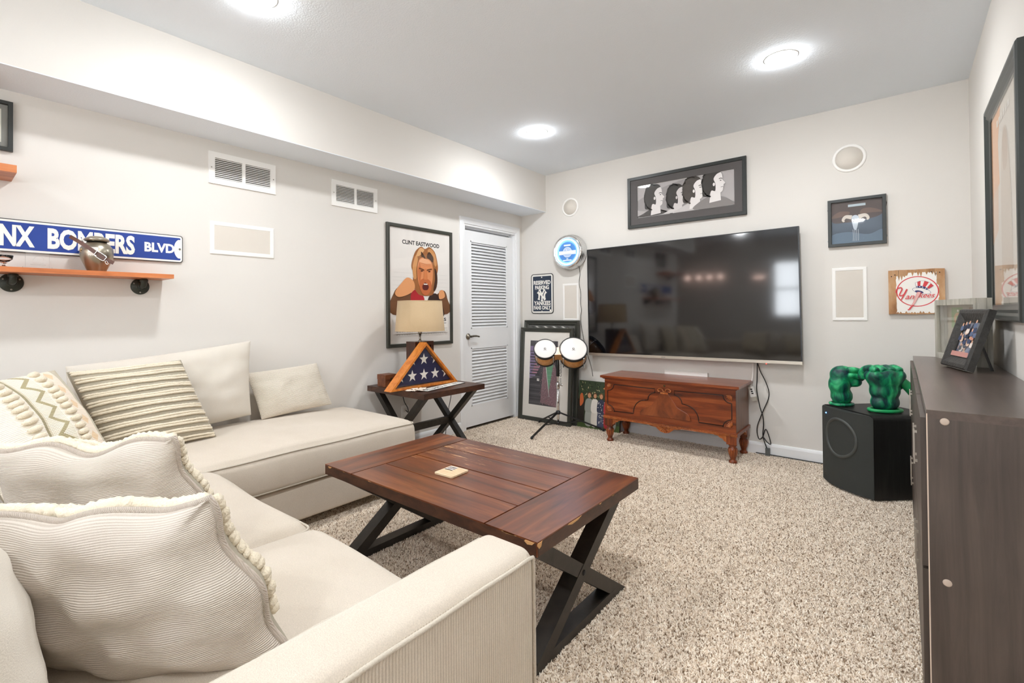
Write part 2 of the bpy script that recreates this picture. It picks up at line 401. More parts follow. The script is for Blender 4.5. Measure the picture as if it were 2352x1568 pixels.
# ================================================================== THE ROOM
FZ = -0.012                                            # carpet backing; the pile reaches z = 0
DY0, DY1, DTOP = -0.961, -0.118, 2.035                 # door opening in the left wall
def room():
    g = G(); g.box(-1.8, W+.12, REAR-.1, .12, FZ-.1, FZ); struct(g.make('floor', mat('carpet_backing', '#8d7f6f', .95), None))
    g = G(); g.box(-1.8, W+.12, REAR-.1, .12, H, H+.1); struct(g.make('ceiling', CEILP, None))
    g = G(); g.box(-.12, W+.12, 0, .12, FZ, H); struct(g.make('wall_back', PAINT, None))
    g = G(); g.box(W, W+.12, REAR, 0, FZ, H); struct(g.make('wall_right', PAINT, None))
    g = G(); g.box(-.12, 0, OPEN, DY0, FZ, H); g.box(-.12, 0, DY1, 0, FZ, H); g.box(-.12, 0, DY0, DY1, DTOP, H)
    g.box(-.9, -.12, DY0-.1, DY0-.05, FZ, H); g.box(-.9, -.12, DY1+.05, DY1+.1, FZ, H); g.box(-.95, -.9, DY0-.1, DY1+.1, FZ, H)
    struct(g.make('wall_left', PAINT, None))
    g = G(); g.box(-1.8, -.12, OPEN, OPEN+.12, FZ, H); g.box(-1.8, -1.68, REAR, OPEN, FZ, H); struct(g.make('wall_far_left', PAINT, None))
    # rear wall; second and third windows are added, unseen, for fill daylight
    wz0, wz1 = 1.02, 2.16; wins = [(1.28, 1.80), (2.00, 2.62), (2.82, 3.44)]
    g = G(); xs = [-1.8]+[q for w in wins for q in w]+[W+.12]
    for a, b in zip(xs[0::2], xs[1::2]): g.box(a, b, REAR-.1, REAR, FZ, H)
    for a, b in wins: g.box(a, b, REAR-.1, REAR, FZ, wz0); g.box(a, b, REAR-.1, REAR, wz1, H)
    struct(g.make('wall_rear', PAINT, None))
    for n_, (wx0, wx1) in enumerate(wins):
        g = G(); g.box(wx0-.07, wx0, REAR, REAR+.02, wz0-.07, wz1+.07); g.box(wx1, wx1+.07, REAR, REAR+.02, wz0-.07, wz1+.07); g.box(wx0, wx1, REAR, REAR+.02, wz1, wz1+.07); g.box(wx0-.02, wx1+.02, REAR, REAR+.04, wz0-.05, wz0)
        win = struct(g.make('window_%d' % (n_+1), TRIM, None, bevel=.003))
        g = G()
        for z in (wz0, (wz0+wz1)/2-.02, wz1-.04): g.box(wx0, wx1, REAR-.07, REAR-.04, z, z+.04)
        for x in (wx0, wx1-.04): g.box(x, x+.04, REAR-.07, REAR-.04, wz0, wz1)
        g.make('sash', TRIM, win)
        for z0, z1 in ((wz0+.04, (wz0+wz1)/2-.02), ((wz0+wz1)/2+.02, wz1-.04)):
            g = G(); g.box(wx0+.04, wx1-.04, REAR-.058, REAR-.053, z0, z1); g.make('pane', glass_mat(), win)
    # dropped soffit along the left wall
    g = G(); g.box(0, SD, OPEN, 0, SH, SH+.004, 1); g.box(SD-.004, SD, OPEN, 0, SH+.004, H); g.box(0, SD-.004, OPEN, OPEN+.004, SH+.004, H)
    struct(g.make('ceiling_soffit', [PAINT, CEILP], None))
    # baseboards
    prof = [(0, FZ), (.014, FZ), (.014, .066), (.011, .078), (.007, .085), (0, .088)]
    for nm, a, b, U in (('baseboard_left', OPEN, DY0-.066, 0), ('baseboard_back', .002, W, 1), ('baseboard_right', REAR, 0, 2)):
        g = G()
        if U == 1: g.prism(prof, (a, 0, 0), -Y, Z, X*(b-a))
        elif U == 0: g.prism(prof, (0, a, 0), X, Z, Y*(b-a))
        else: g.prism(prof, (W, a, 0), -X, Z, Y*(b-a))
        struct(g.make(nm, TRIM, None))
    # door casing, jamb and louvred door
    cw, ct = .065, .018
    g = G()
    cp = [(0, 0), (0, .010), (.008, .016), (.03, .018), (.055, .013), (.065, .011), (.065, 0)]
    # mitred casing: side / head / side
    def casing(path, out):
        rings = []
        for p, d in zip(path, out): rings.append(g.verts([Vector((h, p[0]+d[0]*(cw-t), p[1]+d[1]*(cw-t))) for t, h in cp]))
        for A, B in zip(rings, rings[1:]):
            for k in range(len(A)-1): g.face([A[k], A[k+1], B[k+1], B[k]])
    casing([(DY0, FZ), (DY0, DTOP), (DY1, DTOP), (DY1, FZ)], [(-1, 0), (-1, 1), (1, 1), (1, 0)])
    struct(g.make('trim_1', TRIM, None))
    g = G(); j = .018
    g.box(-.12, .001, DY0, DY0+j, FZ, DTOP-j); g.box(-.12, .001, DY1-j, DY1, FZ, DTOP-j); g.box(-.12, .001, DY0, DY1, DTOP-j, DTOP)
    for y in (DY0+j, DY1-j-.012): g.box(-.075, -.062, y, y+.012, FZ, DTOP-j)
    g.box(-.115, -.10, DY0+j, DY1-j, DTOP-j-.05, DTOP-j); g.box(-.075, -.062, DY0+j, DY1-j, DTOP-j-.012, DTOP-j)
    struct(g.make('trim_2', TRIM, None, bevel=.0015))
door_room = room()
def door():
    y0, y1, z0, z1 = DY0+.021, DY1-.021, .012, DTOP-.055
    xb, xf = -.062, -.027; st = .105
    g = G()
    g.box(xb, xf, y0, y0+st, z0, z1); g.box(xb, xf, y1-st, y1, z0, z1)
    g.box(xb, xf, y0+st, y1-st, z0, .21); g.box(xb, xf, y0+st, y1-st, .80, .99); g.box(xb, xf, y0+st, y1-st, z1-.10, z1)
    d = struct(g.make('door_1', TRIM, None, bevel=.002))
    bead = .012
    for (a, b) in ((.21, .80), (.99, z1-.10)): G().box(xb+.001, xb+.004, y0+st-.002, y1-st+.002, a-.002, b+.002).make('louvre_shade_back', mat('louvre_gap_shade', '#8c8d8e', .7), d)  # grey sheet behind the slats paints in the shadow lines between them
    proto = None
    for (a, b, n) in ((.21, .80, 18), (.99, z1-.10, 28)):
        p = (b-a)/n
        for i in range(n):
            zc = a+(i+.5)*p
            if proto is None or i == 0:
                g = G(); g.prism([(-.012, .0115), (-.0095, .0148), (.0145, -.0105), (.0118, -.0142)], (xf-.016, y0+st, zc), X, Z, Y*(y1-y0-2*st))
                o = g.make('slat', TRIM, d); proto = (o, zc)
            else:
                o = proto[0].copy(); COL.objects.link(o); o.parent = d; o.location = (0, 0, zc-proto[1])
    for (a, b) in ((.21, .80), (.99, z1-.10)):
        g = G()
        for (q, r, s, t) in ((y0+st, y0+st+bead, a, b), (y1-st-bead, y1-st, a, b), (y0+st, y1-st, a, a+bead), (y0+st, y1-st, b-bead, b)): g.box(xf-.006, xf+.001, q, r, s, t)
        g.make('louvre_bead', TRIM, d)
    hz, hy = .915, y0+.06
    g = G(); g.lathe([(0, 0), (.031, 0), (.031, .004), (.027, .010), (.012, .013), (.011, .045)], (xf, hy, hz), X, 20)
    g.tube(spline([(xf+.045, hy-.004, hz), (xf+.047, hy+.03, hz+.004), (xf+.046, hy+.075, hz+.003), (xf+.044, hy+.12, hz-.005)]), [.011]*9+[.010]*8+[.008]*8, 10)
    g.make('handle', mat('antique_nickel', '#8a8276', .3, metal=1), d)
door()

# ---- carpet pile: scattered yarn tufts over the visible floor
def carpet():
    m, N, L, B = nt('carpet_yarn')
    oi = N.new('ShaderNodeObjectInfo')
    r = ramp(N, [(0.0, '#7f6b57'), (.11, '#b7a48f'), (.32, '#e6d8c8'), (.7, '#f6eada'), (1, '#fff8ec')]); L.new(oi.outputs['Random'], r.inputs[0])
    L.new(r.outputs[0], B.inputs['Base Color']); B.inputs['Roughness'].default_value = 1; B.inputs['Specular IOR Level'].default_value = .05
    g = G(); z = FZ
    pl = [(0, -4.55), (W, -4.55), (W, 0), (0, 0)]
    nx, ny = 8, 10
    g.grid(lambda u, v: Vector((.0+u*W, -4.9+v*4.9, z+.0005)), nx, ny)
    o = g.make('carpet_pile', m, None)
    o['kind'] = 'stuff'; o['label'] = 'beige speckled shag carpet pile covering the floor'; o['category'] = 'carpet'
    ng = bpy.data.node_groups.new('pile', 'GeometryNodeTree')
    ng.interface.new_socket('Geometry', in_out='INPUT', socket_type='NodeSocketGeometry'); ng.interface.new_socket('Geometry', in_out='OUTPUT', socket_type='NodeSocketGeometry')
    n = ng.nodes; l = ng.links
    gi = n.new('NodeGroupInput'); go = n.new('NodeGroupOutput')
    dp = n.new('GeometryNodeDistributePointsOnFaces'); dp.inputs['Density'].default_value = 42000; dp.inputs['Seed'].default_value = 3
    ico = n.new('GeometryNodeMeshIcoSphere'); ico.inputs['Radius'].default_value = 1; ico.inputs['Subdivisions'].default_value = 1
    tr = n.new('GeometryNodeTransform'); tr.inputs['Scale'].default_value = (.0019, .0025, .0068); tr.inputs['Translation'].default_value = (0, 0, .0055)
    sm = n.new('GeometryNodeSetMaterial'); sm.inputs['Material'].default_value = m
    ip = n.new('GeometryNodeInstanceOnPoints')
    rv = n.new('FunctionNodeRandomValue'); rv.data_type = 'FLOAT_VECTOR'; rv.inputs[0].default_value = (-.95, -.95, 0); rv.inputs[1].default_value = (.95, .95, 6.28)
    rs = n.new('FunctionNodeRandomValue'); rs.data_type = 'FLOAT'; rs.inputs['Min'].default_value = .75; rs.inputs['Max'].default_value = 1.2; rs.inputs['Seed'].default_value = 8
    jn = n.new('GeometryNodeJoinGeometry')
    l.new(gi.outputs[0], dp.inputs['Mesh']); l.new(ico.outputs['Mesh'], tr.inputs['Geometry']); l.new(tr.outputs[0], sm.inputs['Geometry'])
    l.new(dp.outputs['Points'], ip.inputs['Points']); l.new(sm.outputs[0], ip.inputs['Instance']); l.new(rv.outputs[0], ip.inputs['Rotation']); l.new(rs.outputs[1], ip.inputs['Scale'])
    l.new(gi.outputs[0], jn.inputs[0]); l.new(ip.outputs[0], jn.inputs[0]); l.new(jn.outputs[0], go.inputs[0])
    md = o.modifiers.new('pile', 'NODES'); md.node_group = ng
carpet()

# ================================================================== CEILING LIGHTS
LENS = mat('lamp_lens', '#ffffff', .4, emit=(0.945, .975, 1.0), es=180)
for (x, y), lab in zip(CANS, ['recessed ceiling light in front of the TV wall near the soffit', 'recessed ceiling light over the subwoofer corner',
        'recessed ceiling light above the chaise end of the sofa', 'recessed ceiling light above the low cabinet', 'recessed ceiling light behind the sofa near the soffit', 'recessed ceiling light behind the sofa near the window']):
    t = thing('recessed_light', lab, 'ceiling light', (x, y, H), 'recessed ceiling lights')
    g = G(); g.lathe([(.0795, 0), (.088, 0), (.0875, -.002), (.083, -.003), (.0795, -.001)], (x, y, H), Z, 40); g.make('trim_ring', WHITE, t)
    g = G(); g.lathe([(0, -.0225), (.03, -.0215), (.056, -.017), (.072, -.0095), (.0785, -.002), (.0785, -.0005)], (x, y, H), Z, 40); g.make('lens', LENS, t)

# ================================================================== WALL FITTINGS
def vent(label, y0, y1, z0, z1):
    t = thing('return_air_vent', label, 'vent', (0, (y0+y1)/2, z0), 'return air vents under the soffit')
    b = .036; m = .020; ym = (y0+y1)/2
    g = G(); xo = .009
    for a in ((y0, y0+b, z0, z1), (y1-b, y1, z0, z1), (y0+b, y1-b, z0, z0+b), (y0+b, y1-b, z1-b, z1), (ym-m/2, ym+m/2, z0+b, z1-b)): g.box(0.0005, xo, *a)
    g.make('frame', WHITE, t)
    g = G(); g.box(.0003, .001, y0+b, y1-b, z0+b, z1-b); g.make('gap_shade_sheet', GAP_SHADE, t)  # dark sheet on the wall, painted as the shade between the slats
    n = 11; p = (z1-z0-2*b)/n; proto = {}
    for i in range(n):
        for k, (a, c) in enumerate(((y0+b, ym-m/2), (ym+m/2, y1-b))):
            z = z0+b+(i+.5)*p
            if k in proto:
                o = proto[k][0].copy(); COL.objects.link(o); o.location = (0, 0, z-proto[k][1])
            else:
                g = G(); g.prism([(.0012, .0026), (.0022, .0038), (.0085, -.0026), (.0075, -.0038)], (0, a, z), X, Z, Y*(c-a)); o = g.make('slat', WHITE, t); proto[k] = (o, z)
    for y in (y0+b*.45, y1-b*.45):
        g = G(); g.lathe([(.004, xo), (.004, xo+.001), (0, xo+.0018)], (0, y, (z0+z1)/2), X, 10); g.make('screw', STEEL, t)
vent('white return air vent above the street sign end of the wall, larger in view', -3.270, -2.847, 1.974, 2.174)
vent('white return air vent above the framed movie poster', -2.415, -1.998, 1.974, 2.172)
def rect_speaker(label, o, U, V, N, w, h, b):
    o, U, V, N = map(Vector, (o, U, V, N))
    t = thing('in_wall_speaker', label, 'speaker', o, 'in wall speakers')
    frame_ring(G(), o, U, V, N, w, h, b, [(0, 0.0005), (0, .005), (.15, .007), (.85, .007), (1, .005), (1, .001)]).make('frame', WHITE, t)
    g = G(); q = b*.9; g.prism([(q, q), (w-q, q), (w-q, h-q), (q, h-q)], o+N*.0005, U, V, N*.004); g.make('grille', GRILLE, t)
rect_speaker('white framed rectangular wall speaker beside the street sign, wider than tall', (0, -3.262, 1.533), Y, Z, X, .403, .206, .026)
rect_speaker('white framed rectangular wall speaker right of the TV', (2.867, 0, 1.073), X, Z, -Y, .204, .388, .022)
rect_speaker('white framed rectangular wall speaker behind the neon clock cord', (.536, 0, 1.062), X, Z, -Y, .19, .388, .022)
def round_speaker(label, x, z, r):
    t = thing('round_wall_speaker', label, 'speaker', (x, 0, z), 'round in wall speakers')
    G().lathe([(r*.80, .0005), (r*.80, .005), (r*.86, .008), (r*.95, .007), (r, .002), (r, .0005)], (x, 0, z), -Y, 48).make('trim_ring', WHITE, t)
    G().lathe([(0, .003), (r*.81, .003), (r*.81, .001)], (x, 0, z), -Y, 48).make('grille', GRILLE, t)
round_speaker('round white trimmed wall speaker above the skull picture', 2.979, 2.262, .102)
round_speaker('round white trimmed wall speaker above the neon clock', .635, 2.252, .099)

# outlet and door-side details
t = thing('wall_outlet', 'white duplex wall outlet below the wooden end table', 'outlet', (0, -1.717, .285))
G().box(.0005, .006, -1.757, -1.677, .215, .36).make('cover_plate', WHITE, t, bevel=.002)
for z in (.258, .318): G().box(.005, .008, -1.733, -1.701, z-.014, z+.014).make('socket', mat('outlet_ivory', '#e4e0d8', .4), t, bevel=.003)
t = thing('wall_plate', 'white wall plate on the wall just above the wooden chest', 'wall plate', (1.8, 0, .6))
G().box(1.615, 1.985, -.022, -.001, .555, .617).make('body', WHITE, t, bevel=.006)
g = G(); g.box(1.63, 1.97, -.0235, -.0215, .57, .575); g.make('seam', mat('seam_grey', '#c9c6c0', .6), t)

# ================================================================== WALL ART
# street sign on the left wall (reads to beyond the frame)
def street_sign():
    y0, y1, z0, z1 = -4.86, -3.414, 1.462, 1.622
    t = thing('street_sign', 'long blue enamel street sign with raised white lettering above the lower shelf', 'sign', (.012, y1, z0))
    def rr(y0, y1, z0, z1, r):
        p = []
        for cy, cz, a0 in ((y1-r, z1-r, 0), (y0+r, z1-r, 90), (y0+r, z0+r, 180), (y1-r, z0+r, 270)):
            for k in range(7): a = math.radians(a0+15*k); p.append((cy+r*math.cos(a), cz+r*math.sin(a)))
        return p
    G().prism(rr(y0, y1, z0, z1, .016), (.010, 0, 0), Y, Z, X*.0015).make('edge', mat('sign_black', '#1d1e22', .4), t)
    G().prism(rr(y0+.004, y1-.004, z0+.004, z1-.004, .014), (.0118, 0, 0), Y, Z, X*.0008).make('border', mat('sign_white', '#f6f2ea', .35), t)
    a = Art((.0128, 0, 0), Y, Z, X)
    b = rr(y0+.013, y1-.013, z0+.014, z1-.014, .006)
    a.poly(b, '#2d4796')
    zc = (z0+z1)/2
    a.poly([(y1-.013, zc-.055)]+[(y1-.013-.034*math.cos(math.radians(q)), zc+.058*math.sin(math.radians(q))) for q in range(-70, 71, 10)]+[(y1-.013, zc+.055)], '#f6f2ea'); a.z += .0002
    a.text('BLVD', -3.607, zc-.028, -3.458, zc+.026, '#f6f2ea', bold=.042)
    a.text('BOMBERS', -4.016, zc-.053, -3.652, zc+.053, '#f6f2ea', bold=.042)
    a.text('BRONX', -4.345, zc-.053, -4.063, zc+.053, '#f6f2ea', bold=.042)
    a.ell(y1-.017, zc, .006, .006, '#6b6a66')
    a.make('lettering', t)
    for y in (y0+.06, y1-.06): G().box(.0006, .0102, y-.02, y+.02, zc-.02, zc+.02).make('standoff', BLACK, t)
street_sign()
# framed record/print top left
def art_corner(a, w, h, f):
    a.rect(f, f, w-f, h-f, '#86857f'); a.rect(f+.022, f+.022, w-f-.022, h-f-.022, '#d7d5cb'); a.rect(f+.027, f+.027, w-f-.027, h-f-.027, '#7c7a73')
    a.ell(w-f-.055, f+.06, .026, .02, '#d9d7d6'); a.ell(w-f-.063, f+.06, .010, .012, '#7c7a73'); a.ell(w-f-.045, f+.06, .008, .010, '#7c7a73')
    a.rect(f+.06, h*.45, w-f-.09, h*.8, '#55534e'); a.ell(w*.4, h*.62, .05, .05, '#a3a098')
picture('framed_print', 'dark framed grey print above the upper shelf at the left edge', 'picture', (.002, -4.50, 1.945), Y, Z, X, .359, .239, .018, art=art_corner, group=None)

def art_poster(a, w, h, f):                            # plain stand-in for a film poster: a generic shouting man, same colours
    a.rect(f*.9, f*.9, w-f*.9, h-f*.9, '#efeae4')
    L_, R_ = f+.035, w-f-.035
    a.text('CLINT EASTWOOD', .17, h-.165, .61, h-.128, '#1c1a1a', bold=.03)
    for z in (.50, .53, .57, .60, .64): a.rect(L_, z, R_, z+.002, '#dcd8d2')
    # jacket, hands and dark upright bars
    a.blob([(L_, .28), (L_+.01, .46), (L_+.10, .52), (.30, .45), (.42, .40), (.55, .45), (.66, .50), (R_, .43), (R_, .28)], '#7a5236')
    a.blob([(.30, .26), (.26, .44), (.33, .50), (.42, .42), (.40, .26)], '#b92c33')
    a.blob([(.45, .26), (.47, .43), (.56, .47), (.62, .40), (.66, .26)], '#3d2a22')
    a.blob([(.31, .50), (.285, .56), (.295, .64), (.27, .70), (.29, .78), (.325, .845), (.385, .885), (.43, .868), (.485, .89), (.545, .855), (.575, .79), (.59, .70), (.57, .62), (.575, .54), (.545, .49), (.50, .45), (.37, .45)], '#a3683a')
    for (p, c_) in (([(.295, .60), (.285, .70), (.32, .80), (.345, .77), (.325, .68), (.325, .60)], '#d79a5f'), ([(.325, .80), (.37, .87), (.42, .86), (.40, .83), (.36, .80)], '#e2ae78'), ([(.46, .85), (.50, .875), (.55, .83), (.575, .74), (.55, .72), (.525, .79)], '#d0935a'),
                    ([(.53, .50), (.55, .60), (.545, .70), (.575, .66), (.58, .57), (.555, .50)], '#4a2c1c'), ([(.385, .84), (.425, .80), (.43, .765), (.39, .79)], '#4b3322'), ([(.45, .80), (.48, .845), (.53, .80), (.525, .755), (.48, .77)], '#4f3422')): a.blob(p, c_)
    a.blob([(.345, .58), (.338, .69), (.36, .765), (.40, .79), (.43, .775), (.47, .78), (.51, .75), (.525, .68), (.515, .57), (.475, .475), (.43, .455), (.385, .48)], '#e2925f')
    a.blob([(.348, .60), (.345, .68), (.365, .74), (.385, .66), (.375, .58), (.395, .50), (.37, .52)], '#c97646'); a.blob([(.36, .75), (.40, .78), (.47, .77), (.50, .74), (.43, .735)], '#efb083')
    for y_ in (.722, .737): a.stroke([(.375, y_), (.43, y_-.006), (.49, y_)], .003, '#c27a4d')
    a.blob([(.36, .53), (.375, .585), (.43, .60), (.49, .58), (.505, .52), (.47, .465), (.43, .45), (.39, .47)], '#c26a3d')
    a.blob([(.395, .535), (.43, .565), (.47, .535), (.455, .50), (.405, .50)], '#5b1f1a'); a.rect(.41, .545, .455, .555, '#f2e8dc')
    a.stroke([(.355, .69), (.385, .685), (.415, .675)], .012, '#6d3f22'); a.stroke([(.445, .675), (.48, .685), (.51, .69)], .012, '#6d3f22')
    a.ell(.388, .667, .014, .006, '#4b2a1a'); a.ell(.478, .667, .014, .006, '#4b2a1a'); a.blob([(.42, .68), (.41, .60), (.43, .59), (.455, .60), (.445, .68)], '#cf7d4b')
    a.blob([(L_+.02, .47), (L_+.09, .55), (.22, .60), (.29, .57), (.30, .50), (.22, .45), (.12, .43)], '#dd9a67'); a.blob([(.60, .42), (.60, .49), (.65, .50), (.67, .44)], '#dd9a67')
    a.rect(L_, h*.145+.10, R_, h*.145+.105, '#efeae4')
    a.rect(L_, .115, R_, .255, '#efeae4'); a.text('S', .655, .215, .685, .245, '#1c1a1a', bold=.03); a.rect(.64, .195, .685, .199, '#1c1a1a')
    for z in (.10, .125, .145):
        for k in range(22): x = L_+.03+k*.028; a.rect(x, z, x+.012+.011*random.random(), z+.008, '#c8c4be', keep=k < 21)
picture('framed_poster', 'tall black framed film poster of a shouting man behind the table lamp', 'poster', (.002, -1.912, .862), Y, Z, X, .772, 1.055, .03, [(0, 0), (0, .018), (.15, .022), (.85, .022), (1, .018), (1, .006)], mat('dark_olive_frame', '#3b3c35', .35), art=art_poster)

def art_band(a, w, h, f):                              # generic stand-in: four grey heads in a row
    a.rect(f*.9, f*.9, w-f*.9, h-f*.9, '#595554')
    x0, y0, x1, y1 = .098, .098, w-.095, h-.095
    a.rect(x0-.005, y0-.005, x1+.005, y1+.005, '#e8e4e2'); a.rect(x0, y0, x1, y1, '#b9b4b3')
    W_ = x1-x0; Hh = y1-y0
    a.blob([(x0+.0, y0+Hh*.55), (x0+W_*.4, y1-.02), (x0+W_*.6, y1-.03), (x0+W_*.55, y0+.05), (x0+.02, y0+.06)], '#a19c9b')
    def head(cx, cy, s, hair, skin, coat, back=1.0):
        a.blob([(cx-.17*s, y0+.001), (cx-.13*s, cy-.14*s), (cx-.03*s, cy-.10*s), (cx+.06*s, cy-.12*s), (cx+.14*s, cy-.17*s), (cx+.17*s, y0+.001)], coat, keep=False)
        a.poly([(cx-.045*s, cy-.16*s), (cx-.03*s, cy-.03*s), (cx+.045*s, cy-.06*s), (cx+.05*s, cy-.15*s)], skin)
        # face in profile, looking right
        a.blob([(cx-.03*s, cy+.06*s), (cx+.02*s, cy+.098*s), (cx+.055*s, cy+.085*s), (cx+.064*s, cy+.045*s), (cx+.062*s, cy+.028*s), (cx+.086*s, cy-.004*s), (cx+.072*s, cy-.016*s), (cx+.074*s, cy-.030*s), (cx+.068*s, cy-.040*s), (cx+.066*s, cy-.066*s), (cx+.045*s, cy-.082*s), (cx+.005*s, cy-.066*s), (cx-.03*s, cy-.02*s)], skin, 4)
        # hair mass behind the face
        a.blob([(cx+.052*s, cy+.098*s), (cx+.015*s, cy+.128*s), (cx-.045*s, cy+.122*s), (cx-.088*s, cy+.075*s), (cx-.098*s*back, cy), (cx-.10*s*back, cy-.09*s), (cx-.05*s, cy-.095*s), (cx-.026*s, cy-.055*s), (cx+.004*s, cy-.062*s), (cx+.006*s, cy+.0*s), (cx-.008*s, cy+.045*s), (cx+.018*s, cy+.082*s)], hair, 4)
        rq = random.Random(cx)
        for k in range(26):
            q = math.radians(60+200*k/25); a.ell(cx-.030*s+.068*s*math.cos(q)*(1+.12*rq.random()), cy+.012*s+.112*s*math.sin(q)*(1+.08*rq.random()), (.010+.008*rq.random())*s, .008*s, hair, q+1.2, 8, keep=True)
        a.ell(cx-.006*s, cy-.004*s, .009*s, .015*s, skin); a.stroke([(cx+.036*s, cy+.036*s), (cx+.050*s, cy+.041*s), (cx+.062*s, cy+.036*s)], .006*s, hair); a.ell(cx+.050*s, cy+.022*s, .007*s, .004*s, hair); a.stroke([(cx+.050*s, cy-.037*s), (cx+.070*s, cy-.034*s)], .003*s, hair)
    head(x0+W_*.20, y0+Hh*.56, .98, '#4d4a48', '#e6e1df', '#54504e'); head(x0+W_*.44, y0+Hh*.47, .92, '#3f3c3a', '#d9d3d1', '#d5d0ce')
    head(x0+W_*.62, y0+Hh*.58, .98, '#514b46', '#f0ebe8', '#cfcac8'); head(x0+W_*.82, y0+Hh*.68, .98, '#45423f', '#e8e3e1', '#8a8583')
_ab = art_band
def art_band(a, w, h, f):
    _ab(a, w, h, f); x0, y0, x1, y1 = .098, .098, w-.095, h-.095; c = '#595554'; q = f*.9
    a.z += .0003
    for r in ((q, q, w-q, y0-.004), (q, y1+.004, w-q, h-q), (q, y0-.004, x0-.004, y1+.004), (x1+.004, y0-.004, w-q, y1+.004)): a.rect(*r, c, keep=True)
picture('framed_photograph', 'wide black framed photograph of four heads above the TV', 'picture', (1.278, -.002, 1.942), X, Z, -Y, 1.027, .484, .03, art=art_band)

def art_dusk(a, w, h, f):                              # plain stand-in: pale skull on a dusk ground
    a.rect(f*.9, f*.9, w-f*.9, h-f*.9, '#5b6673')
    a.blob([(f, h*.55), (f, h-f), (w-f, h-f), (w-f, h*.62), (w*.6, h*.52), (w*.3, h*.5)], '#5d5350')
    a.blob([(f, f), (f, h*.25), (w*.35, h*.3), (w*.7, h*.22), (w-f, h*.3), (w-f, f)], '#6d7f90')
    a.blob([(w*.05, h*.62), (w*.2, h*.74), (w*.38, h*.72), (w*.36, h*.66), (w*.2, h*.62)], '#76625a'); a.blob([(w*.57, h*.66), (w*.6, h*.75), (w*.75, h*.76), (w*.95, h*.66), (w*.75, h*.66)], '#76625a')
    a.stroke([(w*.42, h*.60), (w*.32, h*.62), (w*.27, h*.56), (w*.29, h*.52)], [.03, .01], '#d8cfc4'); a.stroke([(w*.54, h*.60), (w*.65, h*.62), (w*.70, h*.56), (w*.68, h*.52)], [.03, .01], '#d8cfc4')
    a.blob([(w*.42, h*.60), (w*.48, h*.64), (w*.54, h*.60), (w*.53, h*.47), (w*.50, h*.34), (w*.46, h*.34), (w*.43, h*.47)], '#c3cdd6'); a.ell(w*.455, h*.53, .008, .012, '#454c55'); a.ell(w*.505, h*.53, .008, .012, '#454c55')
    for x in (.44, .47, .50, .53): a.stroke([(w*x, h*.34), (w*(x+.005), h*.2), (w*x, h*.1)], .004, '#aab4bd')
    a.rect(w*.36, h*.82, w*.66, h*.87, '#b9c6cc')
picture('framed_print', 'small black framed print of a pale skull above the right wall speaker', 'picture', (2.848, -.002, 1.617), X, Z, -Y, .336, .348, .022, art=art_dusk)

# parking sign
def parking():
    x0, x1, z0, z1 = .128, .420, 1.136, 1.573; w, h = x1-x0, z1-z0
    t = thing('parking_sign', 'navy reserved parking sign with white lettering beside the door', 'sign', (x0, -.004, z0))
    def rr(i, r):
        p = []
        for cx, cz, a0 in ((w-i-r, h-i-r, 0), (i+r, h-i-r, 90), (i+r, i+r, 180), (w-i-r, i+r, 270)):
            for k in range(7): a_ = math.radians(a0+15*k); p.append((cx+r*math.cos(a_), cz+r*math.sin(a_)))
        return p
    o = Vector((x0, -.003, z0))
    G().prism(rr(0, .032), o, X, Z, -Y*.003).make('panel', mat('sign_black', '#1d1e22', .4), t)
    a = Art(o-Y*.0031, X, Z, -Y)
    a.poly(rr(.008, .026), '#e9e7e0'); a.poly(rr(.026, .006), '#333d4e')
    wl = '#f4f1ea'
    a.text('RESERVED', .036, h-.118, w-.036, h-.073, wl, bold=.035); a.text('PARKING', .054, h-.172, w-.056, h-.127, wl, bold=.035)
    a.text('YANKEES', .038, .092, w-.036, .140, wl, bold=.035); a.text('FANS ONLY', .036, .044, w-.034, .087, wl, bold=.035)
    cx, cz = w/2, .205                                   # interlocking monogram
    s = .052
    a.stroke([(cx-1.0*s, cz+.62*s), (cx-.72*s, cz), (cx-.80*s, cz-.92*s)], .020, wl); a.stroke([(cx+1.0*s, cz+.62*s), (cx+.60*s, cz), (cx+.72*s, cz-.95*s)], .020, wl)
    a.stroke([(cx-.98*s, cz+.6*s), (cx, cz-.15*s), (cx+.72*s, cz-.98*s)], .019, wl, smooth=False)
    a.stroke([(cx-.58*s, cz+1.05*s), (cx, cz+.05*s)], .019, wl, smooth=False); a.stroke([(cx+.60*s, cz+1.1*s), (cx, cz+.05*s)], .017, wl, smooth=False); a.stroke([(cx, cz+.15*s), (cx, cz-1.15*s)], .019, wl, smooth=False)
    for (px, pz, r) in ((-.58, 1.05, .5), (.6, 1.08, -.5), (0, -1.2, 0), (-.8, -.92, -.35), (.72, -.98, .6), (-1.0, .58, .75), (1.0, .6, -.75)):
        q = []
        for u, v in ((-.015, -.005), (.015, -.005), (.015, .005), (-.015, .005)): q.append((cx+px*s+u*math.cos(r)-v*math.sin(r), cz+pz*s+u*math.sin(r)+v*math.cos(r)))
        a.poly(q, wl)
    a.ell(w/2, h-.038, .007, .007, wl); a.ell(w/2, .030, .005, .005, wl); a.ell(w-.036, .036, .011, .011, wl)
    a.make('lettering', t)
parking()

